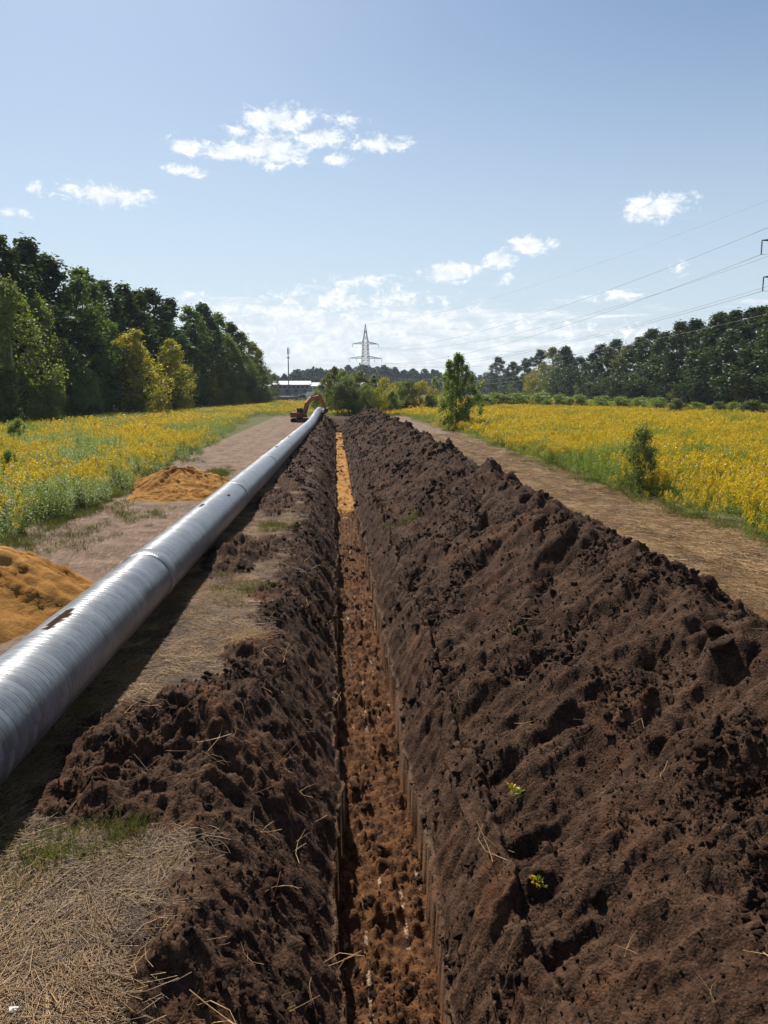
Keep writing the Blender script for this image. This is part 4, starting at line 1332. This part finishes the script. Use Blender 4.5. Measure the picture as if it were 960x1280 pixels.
def strew():
    # flattened dry grass on the grade near the camera and in bare patches
    n = 4200
    y = 3.4 * (34 / 3.4) ** grng.random(n); x = grng.uniform(-3.6, -0.8, n)
    z, at = ground_all(x, y)
    k = (at['soil'] < .35) & (grng.random(n) < np.where(y < 8, .25 + .8 * sstep(-.3, .3, fbm(x * 1.1, y * 1.1, 877, 3)), .6))
    x, y, z = x[k], y[k], z[k]; n = len(x)
    rot = np.zeros((n, 3)); rot[:, 2] = np.where(grng.random(n) < .5, grng.random(n) * 6.28, grng.normal(size=n) * .5 + .3)
    idx = grng.integers(0, 7, n)
    heapish = np.exp(-((x + 1.55) / .4) ** 2 - ((y - 5.4) / .9) ** 2)
    s = .8 + .5 * grng.random(n)
    P = np.stack([x, y, z + .012 + .06 * heapish * grng.random(n)], -1)
    scatter('straw_litter', SR, P, rot, np.repeat(s[:, None], 3, 1), idx, 'flattened dry straw and dead grass at the edge of the trench', 'straw')
    # straw on the far track
    n = 4500
    y = 12 * (75 / 12) ** grng.random(n); x = grng.uniform(8.0, 11.8, n)
    z = gz(x, y)
    rot = np.zeros((n, 3)); rot[:, 2] = grng.normal(size=n) * .6
    s = 1.1 + .8 * grng.random(n)
    scatter('straw_on_track', SR, np.stack([x, y, z + .012], -1), rot, np.repeat(s[:, None], 3, 1), grng.integers(0, 7, n), 'pale straw trodden into the dirt track past the spoil heap', 'straw')
    # stalks and roots sticking out of the turned soil
    n = 520
    y = 4.2 * (22 / 4.2) ** grng.random(n); x = grng.uniform(-2.9, 5.5, n)
    z, at = ground_all(x, y)
    k = ((at['soil'] > .5) & (at['floor'] < .5) & (x < 0)) | ((x > 1.4) & (grng.random(n) < .28))
    x, y = x[k], y[k]; n = len(x)
    rot = grng.normal(size=(n, 3)) * [.5, .5, 0]; rot[:, 2] = grng.random(n) * 6.28
    s = .6 + .6 * grng.random(n)
    scatter('dry_stalks', TW, np.stack([x, y, surf(x, y) + .03], -1), rot, np.repeat(s[:, None], 3, 1), grng.integers(0, 4, n), 'thin dry stalks and roots sticking out of the turned soil', 'stalks')
    # green grass tufts
    cs = [(-2.5, 6.7, .30, .14, 22), (-2.75, 6.3, .10, .15, 9), (-2.1, 6.9, .2, .1, 9), (-1.75, 23.6, .25, .4, 16), (-2.0, 16, .3, .4, 14), (-7.6, 22, .9, 1.2, 30), (-6.6, 26, .6, 1.2, 18),
          (-5.9, 38, .4, 1.5, 60), (11.9, 24, .35, 3, 70), (11.8, 34, .35, 6, 90), (11.9, 18, .35, 2, 40), (-8.9, 28, .5, 8, 220), (2.2, 25, .5, .6, 8)]
    P = []
    for cx, cy, sx_, sy_, m in cs:
        P.append(np.stack([cx + grng.normal(size=m) * sx_, cy + grng.normal(size=m) * sy_], -1))
    P = np.concatenate(P); n = len(P)
    rot = np.zeros((n, 3)); rot[:, 2] = grng.random(n) * 6.28
    s = (.55 + .6 * grng.random(n)) * (1 + P[:, 1] / 25)
    scatter('grass_tufts', GRS, np.stack([P[:, 0], P[:, 1], surf(P[:, 0], P[:, 1])], -1), rot, np.repeat(s[:, None], 3, 1), grng.integers(0, 3, n), 'small tufts of fresh green grass on the bare ground', 'grass')


strew()
# a few uprooted goldenrod sprigs on the heap
SP = plant_mesh('sprig', 871, 2, .34, .05)
for i, (x, y, rx, lab) in enumerate([(1.98, 8.35, .9, 'uprooted goldenrod sprig with yellow heads low on the spoil heap'), (2.07, 7.95, -.6, 'second uprooted goldenrod sprig just below the first on the spoil heap'),
                                     (1.95, 6.55, .5, 'small yellow sprig lying near the bottom of the spoil heap')]):
    o = link('goldenrod_sprig', SP); o.scale = (.5, .5, .5); o.location = (x, y, float(surf(x, y)[0]) + .01); o.rotation_euler = (rx, .5, i * 2.0)
    tag(o, lab, 'plant', 'sprigs on the spoil heap')
mb = MB(); mb.box((0, 0, 0), (.075, .035, .012), Matrix.Rotation(.2, 3, 'X'))
o = mb.build('paper_scrap', M['paper'], bevel=.003); X = x_at(20, 4.75, 0); o.location = (X, 4.75, float(gz(X, 4.75)[0]) + .045); o.rotation_euler = (.2, .3, .35)
tag(o, 'small white scrap lying in the straw at the bottom corner', 'scrap')
mb = MB(); mb.box((0, 0, 0), (.22, .10, .03), None, .8)
o = mb.build('paper_scrap', M['paper'], bevel=.006); o.location = (x_at(800, 20.8), 20.8, float(gz(x_at(800, 20.8), 20.8)[0]) + .03); o.rotation_euler = (.2, .1, .5)
tag(o, 'white scrap lying on the dirt track past the heap', 'scrap')
mb = MB(); mb.tube([(0, 0, 0), (.12, -.5, .02), (.16, -1.0, 0), (.3, -1.4, .03)], [.018, .016, .012, .008], 6)
o = mb.build('stick', M['bark']); o.location = (x_at(740, 28.5), 28.5, .04); tag(o, 'thin dark stick lying on the dirt track past the heap', 'stick')
#PART3
# ------------------------------------------------------------------ power line
def pylon(X, Y, heading, Ht, levels, half_base, label, bar=.09, body_top=.72, inner=99):
    """lattice tower; levels = [(z, half length, drop)]; heading = direction of the wires"""
    o = empty('pylon', (X, Y, 0), heading)
    tag(o, label, 'pylon', 'lattice pylons of the power line')
    top = levels[-1][0] + 1.0

    def hw(z):
        if z < levels[0][0] - 1: return half_base + (body_top * 1.15 - half_base) * (z / (levels[0][0] - 1)) ** .8
        if z <= top: return body_top * 1.15 - .3 * (z - levels[0][0] + 1) / (top - levels[0][0] + 1)
        return body_top * .85 * max(0.03, 1 - (z - top) / (Ht - top))
    zs = list(np.linspace(0, levels[0][0] - 1, 8)) + list(np.linspace(levels[0][0] - 1, top, 6))[1:] + list(np.linspace(top, Ht, 4))[1:]
    for sx_, sy_ in ((1, 1), (1, -1), (-1, -1), (-1, 1)):
        mb = MB(); mb.tube([(sx_ * hw(z), sy_ * hw(z), z) for z in zs], bar, 4); mb.build('leg', M['galv'], o)
    mb = MB()
    for i in range(len(zs) - 1):
        a_, b_ = hw(zs[i]), hw(zs[i + 1])
        for (p, q) in (((1, 1), (1, -1)), ((1, -1), (-1, -1)), ((-1, -1), (-1, 1)), ((-1, 1), (1, 1))):
            mb.tube([(p[0] * a_, p[1] * a_, zs[i]), (q[0] * b_, q[1] * b_, zs[i + 1])], bar * .6, 4)
            mb.tube([(q[0] * a_, q[1] * a_, zs[i]), (p[0] * b_, p[1] * b_, zs[i + 1])], bar * .6, 4)
            mb.tube([(p[0] * b_, p[1] * b_, zs[i + 1]), (q[0] * b_, q[1] * b_, zs[i + 1])], bar * .5, 4)
    mb.build('lattice_bracing', M['galv'], o)
    ends = []
    for z, L, ins in levels:
        for sd in (-1, 1):
            mb = MB()
            w = hw(z)
            for e in (-1, 1):
                mb.tube([(e * w, sd * w, z), (0, sd * L, z)], bar * .75, 4)
                mb.tube([(e * w, sd * w, z + 1.1), (0, sd * L, z)], bar * .75, 4)
            for k in (.25, .5, .75):
                for e in (-1, 1):
                    mb.tube([(e * w * (1 - k), sd * (w + (L - w) * k), z), (e * w * (1 - k), sd * (w + (L - w) * k), z + 1.1 * (1 - k))], bar * .5, 4)
                    mb.tube([(e * w * (1 - k), sd * (w + (L - w) * k), z), (e * w * (1.25 - k), sd * (w + (L - w) * (k - .25)), z + 1.1 * (1.25 - k))], bar * .5, 4)
            mb.build('cross_arm', M['galv'], o)
            for yy in ([L] if L < inner else [L, L * .55]):
                mb = MB(); mb.tube([(0, sd * yy, z - .03 - ins * k / 16) for k in range(17)], [.05 if k % 2 else .12 for k in range(17)], 8)
                mb.build('insulator', M['porcelain'], o)
                c, s_ = math.cos(heading), math.sin(heading)
                ends.append((X - s_ * sd * yy, Y + c * sd * yy, z - ins - .05))
    ends.append((X, Y, Ht))
    return ends


PA = (x_at(457, 372, 10), 372.0); PB = (68.6, 112.0)
hd = math.atan2(PA[1] - PB[1], PA[0] - PB[0])
EA = pylon(PA[0], PA[1], hd, z_at(405, PA[0], 372), [(z_at(448, PA[0], 372), 7.9, 1.5), (z_at(430, PA[0], 372), 6.3, 1.5)], 2.6, 'grey lattice pylon rising behind the bushes beyond the trench', .105, 1.3, 7)
EB = pylon(PB[0], PB[1], hd, 33.5, [(20.2, 7.4, 1.9), (25.2, 8.1, 1.9), (29.4, 6.0, 1.9)], 2.2, 'lattice pylon at picture edge above the dark wood, one arm showing', .09)


def wire(a, b, sag, label, rad=.03):
    a, b = Vector(a), Vector(b)
    mb = MB()
    mb.tube([a.lerp(b, k / 40) - Vector((0, 0, 4 * sag * (k / 40) * (1 - k / 40))) for k in range(41)], rad, 5)
    tag(mb.build('power_wire', M['wire'], smooth=True), label, 'wire', 'wires of the power line')


# EA: lower arms four conductors, upper arms two, earth wire; EB: three levels of two
pair = [(0, 0, 'lowest sagging conductor on the arm side facing the field'), (2, 1, 'lowest conductor on the far side of the pylons'), (1, 2, 'middle conductor on the side facing the field'),
        (3, 3, 'middle conductor on the far side of the pylons'), (4, 4, 'upper conductor on the side facing the field'), (5, 5, 'upper conductor on the far side of the pylons')]
for ia, ib, lab in pair:
    wire(EA[ia], EB[ib], 6.0, lab + ', sloping down to the far pylon', .026)
wire(EA[-1], EB[-1], 4.0, 'topmost thin earth wire between the two pylon tops', .014)
NXT = Vector((PB[0] - PA[0], PB[1] - PA[1], 0)) * .9
for ib, lab in ((0, 'lowest'), (1, 'lowest far side'), (2, 'middle'), (3, 'middle far side'), (4, 'upper'), (5, 'upper far side')):
    wire(EB[ib], tuple(Vector(EB[ib]) + NXT), 6.0, '%s conductor leaving the near pylon out of the picture' % lab, .026)

# low service line in front of the far wood
LV = [(x_at(464, 240, 8), 240, z_at(467, x_at(464, 240, 8), 240)), (x_at(552, 215, 8), 215, z_at(474, x_at(552, 215, 8), 215)), (x_at(680, 150, 8), 150, z_at(466, x_at(680, 150, 8), 150))]
for k, lab in enumerate(('upper', 'lower')):
    mb = MB()
    for i in range(2):
        a, b = Vector(LV[i]) - Vector((0, 0, .9 * k)), Vector(LV[i + 1]) - Vector((0, 0, .9 * k))
        mb.tube([a.lerp(b, q / 20) - Vector((0, 0, 3.2 * (q / 20) * (1 - q / 20))) for q in range(21)], .028, 5)
    tag(mb.build('service_wire', M['galv']), '%s pale service wire strung low in front of the far wood' % lab, 'wire', 'service wires')

# slim mast by the depot
X = x_at(361, 330, 5); h = z_at(434, X, 330)
o = tag(empty('radio_mast', (X, 330, 0)), 'slim grey mast with short antennas above the depot', 'mast')
mb = MB(); mb.tube([(0, 0, 0), (0, 0, h * .6), (0, 0, h)], [.32, .24, .14], 8); mb.build('pole', M['galv'], o)
for a_ in (0, 2.1, 4.2):
    mb = MB(); mb.box((.45 * math.cos(a_), .45 * math.sin(a_), h - 1.6), (.2, .3, 2.4)); mb.build('antenna', M['wall'], o)
mb = MB(); mb.tube([(0, 0, h - 4.5), (0, 0, h - 4.2)], .75, 10); mb.build('platform', M['galv'], o)


# ------------------------------------------------------------------ depot buildings and lorries far off
def shed(px0, px1, Y, ytop, ybase, label, wallm, roofm, doors=3):
    X0, X1 = x_at(px0, Y), x_at(px1, Y)
    zt = z_at(ytop, X0, Y)
    o = tag(empty('warehouse', ((X0 + X1) / 2, Y, 0)), label, 'building', 'depot buildings')
    L, D = X1 - X0, 16.0
    he = zt - 1.5
    mb = MB(); mb.box((0, D / 2, he / 2 - .1), (L, D, he + .2)); mb.build('wall', wallm, o)
    mb = MB()
    mb.add([(-L / 2 - .5, -.6, he - .05), (L / 2 + .5, -.6, he - .05), (L / 2 + .5, D / 2, zt), (-L / 2 - .5, D / 2, zt), (-L / 2 - .5, D + .6, he - .05), (L / 2 + .5, D + .6, he - .05),
            (-L / 2 - .5, -.6, he + .15), (L / 2 + .5, -.6, he + .15), (L / 2 + .5, D / 2, zt + .2), (-L / 2 - .5, D / 2, zt + .2), (-L / 2 - .5, D + .6, he + .15), (L / 2 + .5, D + .6, he + .15)],
           [(0, 1, 2, 3), (3, 2, 5, 4), (9, 8, 7, 6), (10, 11, 8, 9), (0, 6, 7, 1), (4, 5, 11, 10), (1, 7, 8, 2), (2, 8, 11, 5), (3, 9, 6, 0), (4, 10, 9, 3)])
    mb.build('roof', roofm, o)
    for k in range(doors):
        x = -L / 2 + L * (k + .5) / doors
        mb = MB(); mb.box((x, -.03, he * .38), (L / doors * .42, .1, he * .72)); d = mb.build('gate', M['truckgrey'], o)
        mb = MB(); mb.box((x, -.09, he * .62), (L / doors * .3, .05, he * .1)); mb.build('pane', M['glass'], d)
    n = doors * 2
    for k in range(n):
        mb = MB(); mb.box((-L / 2 + L * (k + .5) / n, -.05, he * .86), (L / n * .5, .08, he * .10)); mb.build('window', M['glass'], o)


shed(342, 387, 330, 476.5, 490, 'low depot shed with bright white roof left of the mast foot', M['greywall'], M['white'], 4)
shed(390, 472, 350, 478.5, 490, 'long pale depot hall seen between bushes below the pylon', M['wall'], M['white'], 6)
shed(300, 336, 345, 481, 490, 'small grey depot shed half hidden behind the wood end', M['greywall'], M['wall'], 2)


def lorry(px, Y, rz, body, label, z=0.0, box=True):
    o = tag(empty('lorry', (x_at(px, Y), Y, z), rz), label, 'lorry', 'lorries parked at the depot')
    mb = MB(); mb.prism([(2.4, .75), (4.5, .75), (4.5, 1.9), (4.2, 2.9), (2.4, 3.0)], -1.2, 1.2); cab_ = mb.build('cab', body, o, .06)
    mb = MB(); mb.box((4.40, 0, 2.3), (.06, 2.0, .85), Matrix.Rotation(-.29, 3, 'Y')); mb.build('windscreen', M['glass'], cab_)
    for s_ in (-1, 1):
        mb = MB(); mb.box((3.5, s_ * 1.21, 2.25), (1.1, .05, .7)); mb.build('side_window', M['glass'], cab_)
    mb = MB(); mb.box((-.6, 0, .85), (8.0, .9, .3)); mb.build('chassis', M['black'], o)
    mb = MB()
    if box: mb.box((-1.3, 0, 2.35), (7.0, 2.45, 2.6))
    else: mb.prism([(2.1, 1.05), (2.2, 2.3), (-4.8, 2.3), (-4.4, 1.05)], -1.2, 1.2)
    mb.build('cargo_body', M['truckwhite'] if box else M['truckgrey'], o, .05)
    for x in (3.3, -2.6, -3.8):
        for s_ in (-1, 1):
            mb = MB(); mb.tube([(x, s_ * .85, .5), (x, s_ * 1.2, .5)], .5, 16); w_ = mb.build('wheel', M['black'], o)
            mb = MB(); mb.tube([(x, s_ * 1.19, .5), (x, s_ * 1.22, .5)], .24, 12); mb.build('rim', M['galv'], w_)


lorry(352, 262, 2.9, M['truckblue'], 'dark blue lorry with tipper body parked before the white roofed shed', 0, False)
lorry(366, 268, .4, M['truckgrey'], 'grey tipper lorry parked right below the mast', 0, False)
lorry(392, 285, 2.6, M['truckwhite'], 'white box lorry parked behind the excavator boom', 0, True)
lorry(343, 250, 3.1, M['truckgrey'], 'grey low tipper lorry parked at the wood end', 0, False)


def car(px, Y, rz, paint, label):
    o = tag(empty('parked_car', (x_at(px, Y), Y, 0), rz), label, 'car', 'cars parked at the depot')
    mb = MB(); mb.prism([(-2.1, .35), (2.1, .35), (2.15, .75), (1.2, .92), (-2.1, .98)], -.85, .85); mb.build('body', paint, o, .07)
    mb = MB(); mb.prism([(-1.9, .96), (1.15, .92), (.45, 1.45), (-1.4, 1.48)], -.72, .72); c = mb.build('cabin', M['glass'], o, .05)
    mb = MB(); mb.prism([(-1.4, 1.47), (.45, 1.44), (.3, 1.52), (-1.3, 1.54)], -.7, .7); mb.build('roof', paint, c)
    for x in (1.35, -1.35):
        for s_ in (-1, 1):
            mb = MB(); mb.tube([(x, s_ * .7, .33), (x, s_ * .88, .33)], .33, 14); mb.build('wheel', M['black'], o)


car(379, 255, .3, M['truckwhite'], 'white car parked between the lorries at the depot')
car(372, 250, 2.8, M['truckblue'], 'dark car parked nearest in front of the depot')

# ------------------------------------------------------------------ excavator
EX = empty('excavator', (x_at(375, 104), 104.0, 0.0), R(48))
EX.scale = (.52, .52, .64)
tag(EX, 'orange-red tracked excavator reaching over the pipe end to the trench', 'excavator')
for s_ in (-1, 1):
    mb = MB()
    prof = [(-1.75 + .42 * math.cos(a), .45 + .42 * math.sin(a)) for a in np.linspace(math.pi / 2, 3 * math.pi / 2, 8)] + [(1.75 + .42 * math.cos(a), .45 + .42 * math.sin(a)) for a in np.linspace(-math.pi / 2, math.pi / 2, 8)]
    mb.prism(prof, s_ * 1.0 - .27, s_ * 1.0 + .27)
    tr_ = mb.build('track', M['black'], EX)
    for k in range(5):
        mb = MB(); x = -1.6 + .8 * k; mb.tube([(x, s_ * 1.28, .42), (x, s_ * 1.32, .42)], .26, 14); mb.build('roller', M['galv'], tr_)
mb = MB(); mb.box((0, 0, .6), (2.2, 1.6, .4)); mb.tube([(0, 0, .7), (0, 0, 1.0)], .75, 24); mb.build('undercarriage', M['black'], EX)
mb = MB(); mb.prism([(-2.05, 1.0), (1.45, 1.0), (1.45, 1.5), (.3, 1.62), (-1.6, 2.05), (-2.05, 2.0)], -1.2, 1.2); mb.build('house', M['orange'], EX, .06)
mb = MB()
pw = [(-1.9, -1.25), (-2.3, -1.15), (-2.55, -.7), (-2.62, 0), (-2.55, .7), (-2.3, 1.15), (-1.9, 1.25)]
n = len(pw); mb.add([(x, y, 1.0) for x, y in pw] + [(x, y, 2.08) for x, y in pw], [tuple(range(n)), tuple(range(2 * n - 1, n - 1, -1))] + [(i, (i + 1) % n, n + (i + 1) % n, n + i) for i in range(n)])
mb.build('counterweight', M['orange'], EX, .05)
mb = MB(); mb.prism([(.05, 1.45), (1.6, 1.45), (1.65, 2.1), (1.35, 2.95), (.1, 2.95)], .25, 1.18); cb = mb.build('cab', M['orange'], EX, .05)
mb = MB(); mb.prism([(.2, 1.95), (1.50, 1.95), (1.27, 2.80), (.22, 2.80)], 1.16, 1.21); mb.build('side_window', M['glass'], cb)
mb = MB(); mb.prism([(.2, 1.95), (1.50, 1.95), (1.27, 2.80), (.22, 2.80)], .22, .27); mb.build('side_window', M['glass'], cb)
mb = MB(); mb.box((.06, .71, 2.4), (.06, .7, .75)); mb.build('rear_window', M['glass'], cb)
mb = MB(); mb.tube([(-1.3, .7, 2.0), (-1.3, .7, 2.55)], .07, 8); mb.build('exhaust', M['black'], EX)
mb = MB(); mb.prism([(.9, 1.35), (1.35, 1.3), (2.2, 2.75), (2.9, 3.4), (5.25, 4.12), (5.2, 4.42), (2.7, 4.05), (1.75, 3.25)], -.24, .24); bo = mb.build('boom', M['boompaint'], EX, .04)
mb = MB(); mb.prism([(4.95, 4.55), (5.35, 4.45), (6.85, 2.35), (6.6, 2.2), (5.2, 3.7), (4.85, 4.15)], -.17, .17); mb.build('stick', M['boompaint'], EX, .03)
for a_, b_ in (((1.35, .32, 1.45), (2.6, .32, 3.4)), ((1.35, -.32, 1.45), (2.6, -.32, 3.4)), ((3.1, 0, 4.2), (4.95, 0, 4.62)), ((5.3, 0, 4.2), (6.55, 0, 2.75))):
    a_, b_ = Vector(a_), Vector(b_)
    mb = MB(); mb.tube([a_, a_.lerp(b_, .6)], .10, 10); cy = mb.build('hydraulic_cylinder', M['black'], EX)
    mb = MB(); mb.tube([a_.lerp(b_, .55), b_], .055, 8); mb.build('rod', M['galv'], cy)
mb = MB()
prof = [(6.85, 2.45), (6.55, 2.3), (5.95, 2.15), (5.55, 1.75), (5.6, 1.35), (5.75, 1.35), (5.85, 1.7), (6.2, 1.85), (6.75, 1.85), (6.95, 2.2)]
mb.prism(prof, -.6, .6); bk = mb.build('bucket', M['black'], EX)
for s_ in (-1, 1):
    mb = MB(); mb.prism([(6.85, 2.40), (5.98, 2.12), (5.6, 1.72), (5.65, 1.38), (6.75, 1.80)], s_ * .6 - .02, s_ * .6 + .02); mb.build('bucket_side', M['black'], EX)
for k in range(5):
    mb = MB(); mb.box((5.66, -.5 + .25 * k, 1.27), (.10, .09, .24), Matrix.Rotation(.1, 3, 'Y'), .6); mb.build('tooth', M['galv'], bk)

for ch in EX.children:                                   # long-reach front: boom, stick, cylinders and bucket
    if ch.name.split('.')[0] in ('boom', 'stick', 'bucket', 'bucket_side', 'hydraulic_cylinder'):
        ch.scale = (1.52, 1.2, 1.40); ch.location = (-.47, 0, -.54)
# ------------------------------------------------------------------ haze
HAZE = 0.00014
if HAZE:
    hm_ = bpy.data.materials.new('pale summer haze'); hm_.use_nodes = True
    nt = hm_.node_tree; nt.nodes.clear()
    ho = nt.nodes.new('ShaderNodeOutputMaterial'); hv = nt.nodes.new('ShaderNodeVolumePrincipled')
    hv.inputs['Color'].default_value = (0.80, 0.88, 1.0, 1); hv.inputs['Density'].default_value = HAZE
    nt.links.new(hv.outputs[0], ho.inputs['Volume'])
    mb = MB(); mb.box((0, 1100, 19), (5040, 2840, 42)); hz = mb.build('haze', hm_)
    tag(hz, 'thin pale summer haze over the whole field', 'haze', kind='stuff')
